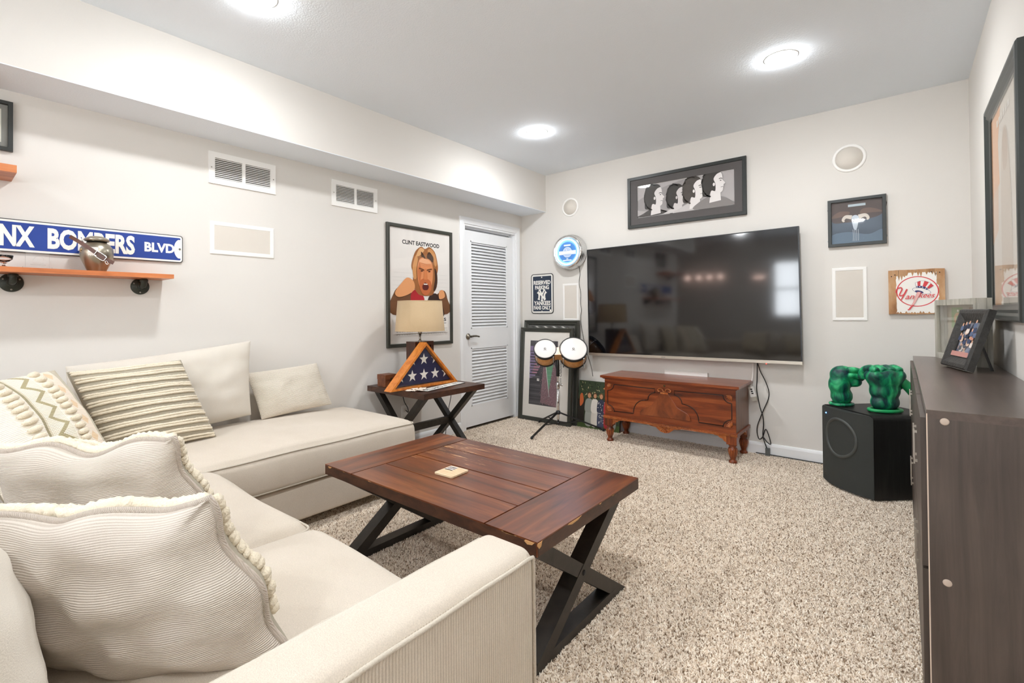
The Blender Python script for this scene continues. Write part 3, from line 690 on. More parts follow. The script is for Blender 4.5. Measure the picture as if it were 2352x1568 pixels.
# weathered board with the top-hat emblem
def board():
    x0, z0, w, h = 3.188, 1.118, .288, .306
    t = thing('wooden_plaque', 'weathered wooden plaque with a painted red white and blue hat and bat emblem', 'sign', (x0, -.002, z0))
    wd_ = wood('weathered_pine', ('#9a6a42', '#c99a6c', '#dfbf9c'), (14, 14, 3), .75, bmp=.4)
    n = 3; pw = w/n
    widths = [0, .055, .145, .235, w]
    for i in range(4):
        G().prism([(widths[i]+.0008, .002*(i % 2)), (widths[i+1]-.0008, .003*((i+1) % 2)), (widths[i+1]-.0008, h-.003*(i % 2)), (widths[i]+.0008, h-.002*((i+1) % 2))], (x0, -.002, z0), X, Z, -Y*.024).make('plank', wd_, t, bevel=.002)
    a = Art((x0, -.0262, z0), X, Z, -Y)
    pts = []; rr = random.Random(3)
    for k in range(30): pts.append((.042+.21*k/29, .008+.018*rr.random()*(k % 2)))
    for k in range(26): pts.append((.254+.006*rr.random()-(.012 if k > 17 else 0)+(.01 if k < 4 else 0), .01+.27*k/25))
    for k in range(30): pts.append((.248-.205*k/29, .285-.035*rr.random()*(k % 2)-(.02 if k > 20 else 0)))
    for k in range(20): pts.append((.040+.006*rr.random(), .25-.235*k/19))
    a.poly(pts, '#f4f0ea')
    red, navy, wh = '#d84a4e', '#3c4274', '#f6f2ee'
    cx, cz = .150, .155
    a.stroke([(cx+.105*math.cos(q), cz+.100*math.sin(q)) for q in [2*PI*k/20 for k in range(20)]], .0058, red, True)
    # hat
    a.ell(.172, .158, .048, .0195, navy, -.30); a.ell(.172, .158, .0462, .0178, wh, -.30); a.ell(.160, .152, .0225, .0085, navy, -.30)
    crown = [(.143, .192), (.150, .182), (.175, .183), (.200, .166), (.232, .190), (.214, .212), (.190, .224), (.165, .225), (.141, .214)]
    a.poly(crown, wh)
    for p in ([(.153, .188), (.166, .191), (.168, .2255), (.151, .220)], [(.177, .189), (.192, .183), (.209, .2145), (.187, .2245)], [(.199, .179), (.207, .171), (.232, .190), (.219, .2075)]): a.poly(p, red)
    a.stroke([(.141, .214), (.165, .2255), (.190, .2245), (.214, .212), (.232, .190), (.204, .168)], .0012, navy, smooth=False); a.stroke([(.141, .214), (.143, .192)], .0012, navy, smooth=False)
    a.poly([(.144, .190), (.145, .180), (.175, .180), (.199, .163), (.204, .172), (.186, .187), (.165, .193)], navy)
    for p in ((.150, .185), (.163, .187), (.178, .183), (.193, .173)): a.ell(p[0], p[1], .0028, .0028, wh)
    # bat
    a.poly([(.150, .152), (.168, .152), (.166, .140), (.140, .078), (.115, .036), (.106, .038), (.128, .080)], '#b86a6a'); a.poly([(.1515, .151), (.1665, .151), (.1645, .140), (.139, .078), (.1135, .038), (.1075, .039), (.129, .080)], '#efb9b3')
    a.poly([(.122, .062), (.134, .065), (.113, .036), (.106, .038)], red); a.ell(.107, .033, .008, .004, red, .3)
    # script
    a.stroke([(.040, .150), (.048, .176), (.066, .184), (.072, .172), (.060, .140), (.062, .128), (.080, .135), (.092, .160), (.098, .172)], .0065, red)
    a.stroke([(.098, .172), (.086, .142), (.066, .098)], [.009, .005], red)
    a.text('an', .088, .103, .136, .128, red, shear=.45, bold=.005); a.text('kees', .156, .112, .238, .146, red, shear=.45, bold=.005)
    for p in ((.018, .262), (.036, .272), (.222, .283), (.262, .278)): a.ell(p[0], p[1], .0035, .0035, '#2a211c')
    a.make('painted_emblem', t)
board()

# neon clock
def neon():
    c = Vector((.642, -.001, 1.775)); R_ = .185
    t = thing('neon_clock', 'round chrome rimmed neon wall clock with glowing blue face', 'clock', c)
    prof = [(R_*.9, .001), (R_, .004), (R_, .016), (R_*.965, .022), (R_*.985, .028), (R_*.985, .036), (R_*.95, .042), (R_*.97, .048), (R_*.97, .056), (R_*.93, .062), (R_*.95, .068), (R_*.94, .082), (R_*.88, .094), (R_*.80, .096), (R_*.79, .082)]
    G().lathe(prof, c, -Y, 64).make('rim', CHROME, t)
    G().lathe([(0, .078), (R_*.8, .078)], c, -Y, 48).make('dial', mat('clock_dial', '#5f8fd0', .4, emit='#7fb0f0', es=.55), t)
    pts = [c+Vector((R_*.70*math.cos(q), -.088, R_*.70*math.sin(q))) for q in [2*PI*k/48 for k in range(48)]]
    G().tube(pts, .0065, 8, True).make('neon_tube', mat('neon_white', '#ffffff', .3, emit='#e4efff', es=5.5), t)
    a = Art(c-Y*.0785, X, Z, -Y)
    a.ell(0, 0, R_*.56, R_*.56, '#4f86c9')
    a.rect(-.10, -.028, .10, .012, '#dbe4f2'); a.ell(0, -.004, .055, .055, '#c9d6ea'); a.ell(0, -.004, .047, .047, '#b6c8e4'); a.rect(-.098, -.022, .098, .008, '#e6edf7')
    a.rect(-.04, .06, .04, .076, '#e8f0fa'); a.rect(-.012, -.076, .012, -.068, '#e8f0fa'); a.rect(-.05, -.092, .05, -.082, '#e8f0fa'); a.stroke([(0, 0), (.05, .012)], .004, '#ffffff', smooth=False); a.stroke([(0, 0), (-.012, .03)], .004, '#ffffff', smooth=False)
    a.make('face_print', t)
    cd = tag(G().tube(spline([(.742, -.015, 1.615), (.745, -.006, 1.54), (.735, -.006, 1.45), (.752, -.006, 1.34), (.748, -.006, 1.25), (.758, -.006, 1.17), (.752, -.010, 1.05), (.80, -.012, .80), (.86, -.012, .62), (.885, -.012, .50)], 6), .0028, 6).make('power_cord', mat('grey_cord', '#4a4640', .5), None), 'thin cord hanging from the round neon clock', 'cord')
neon()

# ================================================================== SOFA
LINEN = fabric('linen_upholstery', '#d2c7b9', (0, 0, 0), ribk=.35, speck=.07, scale=420)
LINENR = fabric('ribbed_upholstery', '#d4c9ba', (150, 150, 0), ribk=.55, speck=.06, scale=420, ribdark=.16)
PIPE = fabric('piping_cord', '#c9c0b2', (0, 0, 0), ribk=.4)
def sofa():
    t = thing('sectional_sofa', 'cream linen sectional sofa with a chaise along the vent wall', 'sofa', (1.2, -3.9, 0))
    cx1 = .85; cy1 = -2.33; sf = -3.55; ax0, ax1 = 2.475, 2.625; back = -4.76
    g = G(); g.rbox(.03, cx1-.02, back, cy1-.025, .055, .245, .02); g.make('chaise_base', LINEN, t)
    g = G(); g.rbox(cx1-.05, ax0+.01, back, sf-.02, .055, .245, .02); g.make('seat_base', LINEN, t)
    def wob(p): return Vector((p.x+.006*math.sin(p.y*5)*(p.x > cx1-.1), p.y, p.z+.008*noise.noise(Vector((p.x*2.2, p.y*2.2, 0)))*(p.z > .4)))
    c1 = (.03, cx1, -4.02, cy1); g = G(); g.rbox(*c1[:4], .245, .452, .045, .045, 14, fn=wob, bulge=.008); a = g.make('seat_cushion', LINEN, t)
    def pipe(x0, x1, y0, y1, z, par, nm='piping', r=.0042, rc=.04, fn=None, out=.0):
        pts = []
        for (ccx, ccy, a0) in ((x1-rc, y1-rc, 0), (x0+rc, y1-rc, 90), (x0+rc, y0+rc, 180), (x1-rc, y0+rc, 270)):
            for k in range(6): q = math.radians(a0+18*k); pts.append(Vector((ccx+(rc+out)*math.cos(q), ccy+(rc+out)*math.sin(q), z)))
        P = []
        for i, p in enumerate(pts):
            n_ = pts[(i+1) % len(pts)]; P.append(p)
            d = (n_-p).length
            for k in range(1, int(d/.06)): P.append(p.lerp(n_, k/int(d/.06)))
        if fn: P = [fn(p) for p in P]
        return G().tube(P, r, 6, True).make(nm, PIPE, par)
    pipe(*c1, .437, a, fn=wob, out=-.004); pipe(*c1, .262, a, fn=wob, out=-.004)
    for (x0, x1) in ((cx1+.005, 1.742), (1.748, ax0-.005)):
        rr = random.Random(x0)
        ph = rr.random()*6
        def w2(p, ph=ph): return Vector((p.x, p.y+.008*math.sin(p.x*6+ph)*(p.y > -3.8), p.z+.010*noise.noise(Vector((p.x*2.5+ph, p.y*2.5, 0)))*(p.z > .4)))
        g = G(); g.rbox(x0, x1, -4.45, sf, .245, .445, .055, .045, 12, fn=w2, bulge=.006); b = g.make('seat_cushion', LINEN, t)
        pipe(x0, x1, -4.45, sf, .424, b, fn=w2, out=-.006); pipe(x0, x1, -4.45, sf, .262, b, fn=w2, out=-.008)
    # backs
    g = G(); g.rbox(.03, ax0+.02, back, -4.56, .20, .66, .05, 0, 12); g.make('back_frame', LINENR, t)
    # arm: boxed, softly rounded on top, piped along both front edges
    ya, yb, zt = back, -3.505, .622
    g = G(); g.rbox(ax0, ax1, ya, yb, .055, zt, .034, .004, 14, k=4); 
    g.bm.normal_update()
    for f in g.bm.faces:
        if f.calc_center_median().z > zt-.012: f.material_index = 1
    ar = g.make('arm', [LINENR, LINEN], t)
    for xx in (ax1-.002, ax0+.002):
        P = [(xx, ya+.06+(yb-.03-ya-.06)*k/24, zt-.017+.001*math.sin(k*1.3)) for k in range(25)]
        if xx > ax0+.05: P += [(xx-.004, yb-.010, zt-.022), (xx-.008, yb-.003, zt-.05), (xx-.008, yb-.002, .35), (xx-.008, yb-.002, .08)]
        G().tube(P, .0048, 6).make('piping', PIPE, ar)
    for x in (.1, cx1-.1, 1.7, ax1-.08):
        for y in (cy1-.12 if x < cx1 else sf-.1, back+.1): G().lathe([(0, 0), (.022, 0), (.028, .058), (0, .058)], (x, y, FZ+.001), Z, 12).make('foot', BLACK, t)
    return t
SOFA = sofa()

# ------------------------------------------------------------------ pillows
def pillow_fn(TL, TR, BL, t, pinch=.06, wr=.004, seed=0, wave=0, sag=.1, pw=.5):
    """surface from three corners; side +1 faces the viewer side N = right x up"""
    TL, TR, BL = Vector(TL), Vector(TR), Vector(BL); Ux = (TR-TL)/2; Vy = (TL-BL)/2; C = TR/2+BL/2
    N = Ux.cross(Vy).normalized(); w, h = Ux.length*2, Vy.length*2
    def f(u, v, side, lift=0):
        x = u*(1-pinch*(1-v*v)); y = v*(1-pinch*(1-u*u))
        e = max(0, (1-u*u)*(1-v*v)); z = t/2*e**pw*(1-sag*v)*side
        z += wr*noise.noise(Vector((u*3+seed, v*3, side*2)))*e**.3*side*2
        if wave:
            z += wave*(1-e)**2*math.sin(u*6.5+seed*1.7)*(1 if abs(v) > abs(u) else 0)*abs(v)**3
            y += wave*1.3*(abs(v)**4)*(math.sin(u*6.2+seed)-1.1)*(1-u*u)/h*2*(v > 0)
            x += wave*1.6*(abs(u)**4)*math.sin(v*5.5+seed*2)*(1-v*v)/w*2*(u > 0)
        return C+Ux*x+Vy*y+N*(z+lift*side)
    return f, w, h, N
def pillow(name, label, cat, TL, TR, BL, t, front, back, group=None, welt=None, wr=.004, seed=0, wave=0, n=36, pinch=.06, sag=.1, pw=.5, weltr=.006):
    f, w, h, N = pillow_fn(TL, TR, BL, t, pinch, wr, seed, wave, sag, pw)
    root = thing(name, label, cat, Vector(BL), group)
    sn = lambda a: math.sin(PI/2*(2*a-1))
    g = G(); g.grid(lambda a, b: f(sn(a), sn(b), 1), n, n, uvf=lambda a, b: (sn(a)*w/2, sn(b)*h/2)); g.make('front_panel', front, root)
    g = G(); g.grid(lambda a, b: f(sn(a), sn(b), -1), n, n, uvf=lambda a, b: (sn(a)*w/2, sn(b)*h/2)); g.make('back_panel', back, root)
    if welt:
        P = [f(-1+2*k/24, -1, 1) for k in range(24)]+[f(1, -1+2*k/24, 1) for k in range(24)]+[f(1-2*k/24, 1, 1) for k in range(24)]+[f(-1, 1-2*k/24, 1) for k in range(24)]
        G().tube(P, weltr, 8, True).make('welt', welt, root)
    return root, f, w, h
def yarn(f, uv0, uv1, side, r, seed, n=70, amp=.15):
    rr = random.Random(seed); pts = []; rad = []
    for k in range(n+1):
        q = k/n; u = uv0[0]+(uv1[0]-uv0[0])*q; v = uv0[1]+(uv1[1]-uv0[1])*q
        pts.append(f(u, v+.006*math.sin(q*9+seed), side, r*.55)); rad.append(r*(1-amp+2*amp*rr.random())*(.35 if k in (0, n) else 1))
    return pts, rad
CANVAS = fabric('oat_canvas', '#d6cdc3', (0, 265, 0), 'UV', .5, .07, 700, ribdark=.22)
TAUPE = fabric('taupe_canvas', '#aaa291', kind='UV', ribk=.3, speck=.05, scale=600)
CREAMY = fabric('cream_chenille', '#e9dec9', ribk=.9, speck=.05, scale=260)
WELT = fabric('welt_cord', '#cdc1b6', (240, 240, 240), ribk=.6, ribdark=.2)
KNIT = fabric('nubby_knit', '#e6ddcf', (0, 150, 0), 'UV', .8, .10, 300, ribdark=.10)
LINENUV = fabric('linen_cushion', '#d9d2c7', kind='UV', ribk=.35, speck=.06, scale=450)

# back cushion on the vent wall, chaise side
pillow('back_cushion', 'large plain cream back cushion standing on the chaise against the vent wall', 'cushion', (.175, -3.97, .905), (.14, -3.075, .985), (.25, -4.0, .455), .20, LINENUV, LINENUV, welt=None, seed=2, wr=.008, pinch=.035, pw=.42)
pillow('back_cushion', 'cream back cushion at the bottom left corner behind the ribbed pillow', 'cushion', (1.50, -4.48, .815), (2.30, -4.40, .80), (1.55, -4.41, .452), .22, LINENUV, LINENUV, seed=5, wr=.01, pinch=.02, pw=.36)
pillow('lumbar_pillow', 'small nubby cream lumbar pillow leaning on the wall at the chaise end', 'pillow', (.075, -3.08, .775), (.075, -2.585, .800), (.19, -3.03, .487), .13, KNIT, KNIT, seed=7, wr=.005, pinch=.03)
# striped pillow
def striped():
    TL, TR, BL = (.285, -3.98, .885), (.285, -3.51, .905), (.445, -3.86, .475)
    TR = Vector(TR); 
    root, f, w, h = pillow('striped_pillow', 'taupe throw pillow with raised cream yarn stripes on the chaise', 'pillow', TL, TR, BL, .17, TAUPE, TAUPE, seed=3, wr=.003, welt=TAUPE, weltr=.004, pinch=.03, sag=.15, pw=.45)
    rows = 11
    for i in range(rows):
        v = -.94+1.88*i/(rows-1)
        g = G()
        for dv, r in ((-.028, .0068), (.026, .0062)):
            p, ra = yarn(f, (-.985, v+dv), (.985, v+dv), 1, r, i*2+(dv > 0), 80, .16); g.tube(p, ra, 7)
        g.make('yarn_stripe', CREAMY, root)
striped()
# patterned pillow in the corner
def boho_mat():
    m, N, L, B = nt('woven_bands')
    t = N.new('ShaderNodeTexCoord'); sx = N.new('ShaderNodeSeparateXYZ'); L.new(t.outputs['UV'], sx.inputs[0])
    def math_(op, a, b=None, c=None):
        n = N.new('ShaderNodeMath'); n.operation = op
        for k, v in enumerate((a, b, c)):
            if v is None: continue
            if isinstance(v, (int, float)): n.inputs[k].default_value = v
            else: L.new(v, n.inputs[k])
        return n.outputs[0]
    d = math_('SUBTRACT', .26, sx.outputs[0])                      # metres in from the right edge
    band = ramp(N, [(0, '#cfc7b4'), (.07/.5, '#c9c1ae'), (.075/.5, '#efe4d4'), (.081/.5, '#efe2d2'), (.135/.5, '#f1e8dc'), (.14/.5, '#eee7da'), (.195/.5, '#eee7da'), (.2/.5, '#d7ceb8'), (.29/.5, '#d7ceb8'), (.295/.5, '#a0967a'), (.305/.5, '#ede6d9'), (.38/.5, '#e9e1d3')])
    band.color_ramp.interpolation = 'CONSTANT'
    L.new(math_('DIVIDE', d, .5), band.inputs[0]); col = band.outputs[0]
    tri = math_('ABSOLUTE', math_('SUBTRACT', math_('MULTIPLY', math_('FRACT', math_('DIVIDE', sx.outputs[1], .085)), 2), 1))
    def over(col, fac, c):
        x = N.new('ShaderNodeMix'); x.data_type = 'RGBA'; L.new(fac, x.inputs[0]); L.new(col, x.inputs[6]); x.inputs[7].default_value = (*srgb(c), 1); return x.outputs[2]
    # lattice checks, zigzag, peach diamonds
    inb = math_('MULTIPLY', math_('GREATER_THAN', d, .2), math_('LESS_THAN', d, .29))
    chk = math_('GREATER_THAN', math_('MULTIPLY', math_('SINE', math_('MULTIPLY', math_('ADD', sx.outputs[0], sx.outputs[1]), 520)), math_('SINE', math_('MULTIPLY', math_('SUBTRACT', sx.outputs[0], sx.outputs[1]), 520))), 0)
    col = over(col, math_('MULTIPLY', inb, chk), '#f8f2e6')
    zz = math_('LESS_THAN', math_('ABSOLUTE', math_('SUBTRACT', d, math_('MULTIPLY_ADD', tri, .05, .215))), .011)
    col = over(col, math_('MULTIPLY', inb, zz), '#b0a584')
    pb = math_('MULTIPLY', math_('GREATER_THAN', d, .085), math_('LESS_THAN', d, .135))
    dm = math_('LESS_THAN', math_('ADD', math_('MULTIPLY', math_('ABSOLUTE', math_('SUBTRACT', d, .112)), 30), tri), .62)
    col = over(col, math_('MULTIPLY', pb, dm), '#e9cfae')
    L.new(col, B.inputs['Base Color']); B.inputs['Roughness'].default_value = .95; B.inputs['Specular IOR Level'].default_value = .1
    wv = math_('SINE', math_('MULTIPLY', sx.outputs[1], 900)); bump(N, L, B, wv, .35, .003)
    return m
def boho():
    root, f, w, h = pillow('patterned_pillow', 'cream woven pillow with zigzag bands in the sofa corner', 'pillow', (.60, -4.40, .885), (.33, -4.03, .905), (.82, -4.22, .47), .20, boho_mat(), TAUPE, seed=9, wr=.005, pinch=.04, pw=.45)
    # raised chunky tuft rows
    for d in (.168, .345):
        u = (.26-d)/(w/2)
        for k in range(15):
            v = -.9+1.8*k/14
            g = G(); P = [f(u+du, v+.02*math.sin(k), 1, .004+.006*(1-abs(du)/.12)) for du in (-.11, -.06, 0, .06, .11)]
            g.tube(P, [.006, .0125, .014, .0125, .006], 8); g.make('tuft', CREAMY, root)
boho()
# two ribbed pillows seen from behind with tufted fronts turned away
def tufted(name, label, TL, TR, BL, seed):
    root, f, w, h = pillow(name, label, 'pillow', TL, TR, BL, .20, CANVAS, TAUPE, 'two ribbed canvas pillows seen from behind', WELT, .010, seed, .011, 44, .05, .12, .45, .0072)
    for i, v in enumerate([.985, .86, .70, .54, .38, .22, .06, -.12, -.30, -.5]):
        g = G()
        for dv in (-.03, .03):
            p, ra = yarn(f, (-.97, v+dv*(v < .95)), (.985, v+dv*(v < .95)), -1, .0125, i*3+seed+int(dv > 0), 70, .28); g.tube(p, ra, 7)
        g.make('yarn_stripe', CREAMY, root)
tufted('tufted_pillow', 'ribbed oat pillow nearest the sofa arm, seen from behind with cream tufts', (1.89, -4.36, .775), (2.27, -4.06, .808), (1.955, -4.225, .435), 1)
tufted('tufted_pillow', 'ribbed oat pillow second from the sofa arm, seen from behind with cream tufts', (1.36, -4.31, .80), (1.763, -3.971, .82), (1.36, -4.175, .44), 4)

# ================================================================== COFFEE TABLE and END TABLE
WEAR = '#d9a878'
WTOP = wood('walnut_top_x', ('#371808', '#6b3415', '#9a5a2e'), (1.6, 17, 17), .30, .25, .12, (WEAR, (6, 120, 120), .56), ((1.50, -2.60, .45), (1.4, 2.4, 1), .14))
WTOPY = wood('walnut_top_y', ('#371808', '#6b3415', '#9a5a2e'), (17, 1.6, 17), .30, .25, .12, (WEAR, (60, 8, 60), .70))
WEDGE = wood('walnut_edge', ('#2a170d', '#45281a', '#5c3a26'), (12, 12, 30), .42, .1, .12, (WEAR, (30, 30, 60), .72))
XLEG = wood('black_brown_leg', ('#1b1916', '#2b2722', '#3b352e'), (16, 16, 16), .42, 0, .15, ('#7a6a56', (40, 40, 40), .78))
def xframe(t, o, U, V, w, h, bw, bd, nm='leg'):
    """X of two square bars in the U/Z plane, thickness along V"""
    o, U, V = Vector(o), Vector(U), Vector(V)
    q = bw*.62
    for a, b, off in (((q, 0), (w-q, h), 0), ((w-q, 0), (q, h), .0015)):
        # ends cut level with floor and table
        d = Vector((b[0]-a[0], b[1]-a[1])); L_ = d.length; c = bw/2*L_/abs(d.y)
        pts = [(a[0]-c, a[1]), (a[0]+c, a[1]), (b[0]+c, b[1]), (b[0]-c, b[1])]
        G().prism(pts, o+V*off, U, Z, V*(bd-2*off)).make(nm, XLEG, t, bevel=.002)
def coffee():
    x0, x1, y0, y1, zt, th = 1.212, 2.408, -3.195, -2.452, .452, .046
    t = thing('coffee_table', 'worn walnut plank coffee table on black crossed legs', 'table', ((x0+x1)/2, (y0+y1)/2, FZ))
    bb = .215; gp = .006; z0 = zt-th
    for a, b in ((x0, x0+bb-gp), (x1-bb+gp, x1)): G().box(a, b, y0, y1, z0, zt).make('breadboard', WTOPY, t, bevel=.005)
    n = 4; pw = (y1-y0)/n
    for i in range(n): G().box(x0+bb, x1-bb, y0+i*pw+(gp/2 if i else 0), y0+(i+1)*pw-(gp/2 if i < n-1 else 0), z0+.0005*(i % 2), zt-.0006*(i % 2)).make('plank', WTOP, t, bevel=.005)
    G().box(x0+.005, x1-.005, y0+.005, y1-.005, z0+.008, zt-.012).make('top_core', XLEG, t)
    for a_ in ((x0+.004, x1-.004, y0-.0012, y0+.002), (x0+.004, x1-.004, y1-.002, y1+.0012), (x0-.0012, x0+.002, y0+.004, y1-.004), (x1-.002, x1+.0012, y0+.004, y1-.004)): G().box(*a_, z0+.001, zt-.005).make('edge_band', WEDGE, t, bevel=.0008)
    chip = mat('bare_wood', '#c99a66', .7)
    for (a_, b_, dz, side) in ((-3.02, -2.93, .012, 0), (-3.195, -3.17, .022, 0), (-2.80, -2.785, .007, 0), (-2.70, -2.68, .006, 0), (1.24, 1.27, .012, 1), (1.36, 1.38, .006, 1), (2.36, 2.40, .016, 1), (2.27, 2.33, .006, 1), (1.55, 1.57, .005, 1)):
        q = [(a_, zt-dz*.5), (a_+(b_-a_)*.3, zt-dz), (b_-(b_-a_)*.25, zt-dz*.8), (b_, zt-.003), (b_-(b_-a_)*.1, zt-.0045), (a_+(b_-a_)*.1, zt-.0045)]
        if side == 0: G().prism(q, (x1, 0, 0), Y, Z, X*.0022).make('chipped_edge', chip, t)
        else: G().prism(q, (0, y0, 0), X, Z, -Y*.0022).make('chipped_edge', chip, t)
    for x in (x0+.045, x1-.045-.062):
        xframe(t, (x, y0+.02, FZ), Y, X, y1-y0-.06, z0-FZ, .05, .062)
        G().box(x+.001, x+.061, y0+.055, y1-.095, FZ, .028).make('foot_rail', XLEG, t, bevel=.002)
        zc = FZ+(z0-FZ)/2; yc = y0+.02+(y1-y0-.06)/2
        G().lathe([(.010, 0), (.010, .003), (.006, .0045), (0, .0045)], (x+.062, yc, zc), X, 12).make('bolt', BLACK, t)
coffee()
t = thing('coaster', 'square pale wooden coaster printed with a flag, on the coffee table', 'coaster', (1.76, -2.90, .452))
U = Vector((.075, .128, 0)).normalized(); U = Vector((math.cos(math.radians(3)), math.sin(math.radians(3)), 0)); V = Vector((-U.y, U.x, 0))
CW = wood('coaster_birch', ('#d8b48a', '#ecd2ac', '#f3e2c6'), (8, 60, 60), .6)
def rrect(w, h, r, k=4, x=0, y=0):
    p = []
    for cx, cy, a0 in ((x+w-r, y+h-r, 0), (x+r, y+h-r, 90), (x+r, y+r, 180), (x+w-r, y+r, 270)):
        for i in range(k+1): q = math.radians(a0+90*i/k); p.append((cx+r*math.cos(q), cy+r*math.sin(q)))
    return p
o = Vector((1.706, -2.966, .4525)); G().prism(rrect(.104, .112, .008), o, U, V, Z*.007).make('body', [CW], t)
a = Art(o+Z*.0071, U, V, Z)
for i in range(6): a.rect(.006, .010+i*.0165, .098 if i < 3 else .098, .0165+i*.0165, '#d9b994', keep=True)
a.rect(.004, .060, .05, .108, '#e8dcd0')
for i in range(5):
    for j in range(4): a.ell(.010+i*.0085, .067+j*.0105, .0026, .003, '#8d8790', keep=True)
a.make('flag_print', t)

def endtable():
    x0, x1, y0, y1, zt, th = .035, .705, -2.125, -1.475, .58, .042
    t = thing('end_table', 'square walnut end table with crossed black legs between sofa and door', 'table', ((x0+x1)/2, (y0+y1)/2, FZ))
    z0 = zt-th
    for i in range(4): G().box(x0+.06, x1-.06, y0+(y1-y0)*i/4+.0008, y0+(y1-y0)*(i+1)/4-.0008, z0, zt-.0006*(i % 2)).make('plank', WEDGE, t, bevel=.002)
    for a, b in ((x0, x0+.059), (x1-.059, x1)): G().box(a, b, y0, y1, z0, zt).make('breadboard', WEDGE, t, bevel=.003)
    for y in (y0+.035, y1-.035-.05): xframe(t, (x0+.04, y, FZ), X, Y, x1-x0-.08, z0-FZ, .042, .05)
    zc = FZ+(z0-FZ)/2; G().box((x0+x1)/2-.016, (x0+x1)/2+.016, y0+.084, y1-.084, zc-.026, zc+.026).make('stretcher', XLEG, t, bevel=.002)
endtable()

# ------------------------------------------------------------------ on the end table
def lamp():
    c = Vector((.298, -1.80, .58))
    t = thing('table_lamp', 'table lamp with tan linen shade on a dark wooden slab base', 'lamp', c)
    wd_ = wood('dark_mahogany', ('#2a120a', '#43200f', '#5a2f18'), (20, 20, 2.5), .28, .3, .08)
    a, b = .055, .098; z1 = .925
    g = G(); g.box(c.x-a, c.x+a, c.y-b, c.y-b+.03, .58, z1); g.box(c.x-a, c.x+a, c.y+b-.03, c.y+b, .58, z1); g.box(c.x-a, c.x+a, c.y-b+.03, c.y+b-.03, .895, z1); g.box(c.x-a, c.x+a, c.y-b+.03, c.y+b-.03, .58, .61)
    g.make('base', wd_, t, bevel=.003)
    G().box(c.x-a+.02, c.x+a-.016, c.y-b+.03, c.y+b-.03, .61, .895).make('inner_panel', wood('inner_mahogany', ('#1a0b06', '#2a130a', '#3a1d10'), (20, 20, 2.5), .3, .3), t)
    G().lathe([(.013, 0), (.013, .006), (.008, .010), (.008, .055), (.016, .058), (.016, .085), (.010, .09), (.004, .09), (.004, .30), (.008, .305), (.007, .325), (0, .33)], (c.x, c.y, z1), Z, 16).make('stem', STEEL, t)
    lin = fabric('lampshade_linen', '#ccb28e', (0, 0, 500), ribk=.3, speck=.07, scale=500, ribdark=.08)
    g = G(); g.lathe([(.200, 1.008), (.179, 1.252), (.176, 1.252), (.197, 1.008), (.200, 1.008)], (c.x, c.y, 0), Z, 56); s = g.make('lamp_shade', lin, t)
    for r, z in ((.1995, 1.010), (.1785, 1.250)): G().tube([(c.x+r*math.cos(q), c.y+r*math.sin(q), z) for q in [2*PI*k/48 for k in range(48)]], .0022, 6, True).make('trim_band', lin, s)
    g = G()
    for k in range(3): q = 2*PI*k/3; g.tube([(c.x, c.y, 1.22), (c.x+.176*math.cos(q), c.y+.176*math.sin(q), 1.248)], .0018, 5)
    g.make('spider', STEEL, t)
    tag(G().tube(spline([(.235, -1.80, .588), (.06, -1.79, .588), (.018, -1.78, .575), (.015, -1.76, .50), (.02, -1.74, .40), (.03, -1.71, .34), (.03, -1.705, .30), (.012, -1.717, .318)], 6), .0035, 6).make('lamp_cord', BLACK, None), 'black lamp cord plugged into the outlet below the end table', 'cord')
    tag(G().tube(spline([(.30, -1.445, .535), (.29, -1.44, .46), (.285, -1.445, .40), (.26, -1.44, .33), (.26, -1.45, .25), (.23, -1.45, .12), (.22, -1.455, -.005)], 6), .003, 6).make('loose_cord', BLACK, None), 'thin black cord hanging beneath the wooden end table', 'cord')
lamp()
t = thing('wooden_box', 'small wooden keepsake box with a clasp at the end table corner', 'box', (.165, -2.03, .58))
WBOX = wood('cedar_box', ('#4d2817', '#7a4528', '#96603d'), (40, 3, 40), .5, 0, .2)
G().box(.115, .215, -2.085, -1.975, .5805, .632).make('body', WBOX, t, bevel=.002); ld_ = G().box(.113, .217, -2.087, -1.973, .6335, .672).make('lid', WBOX, t, bevel=.003)
G().box(.2155, .219, -2.038, -2.022, .618, .648).make('clasp', mat('old_brass', '#5d5138', .4, metal=.9), t, bevel=.001)
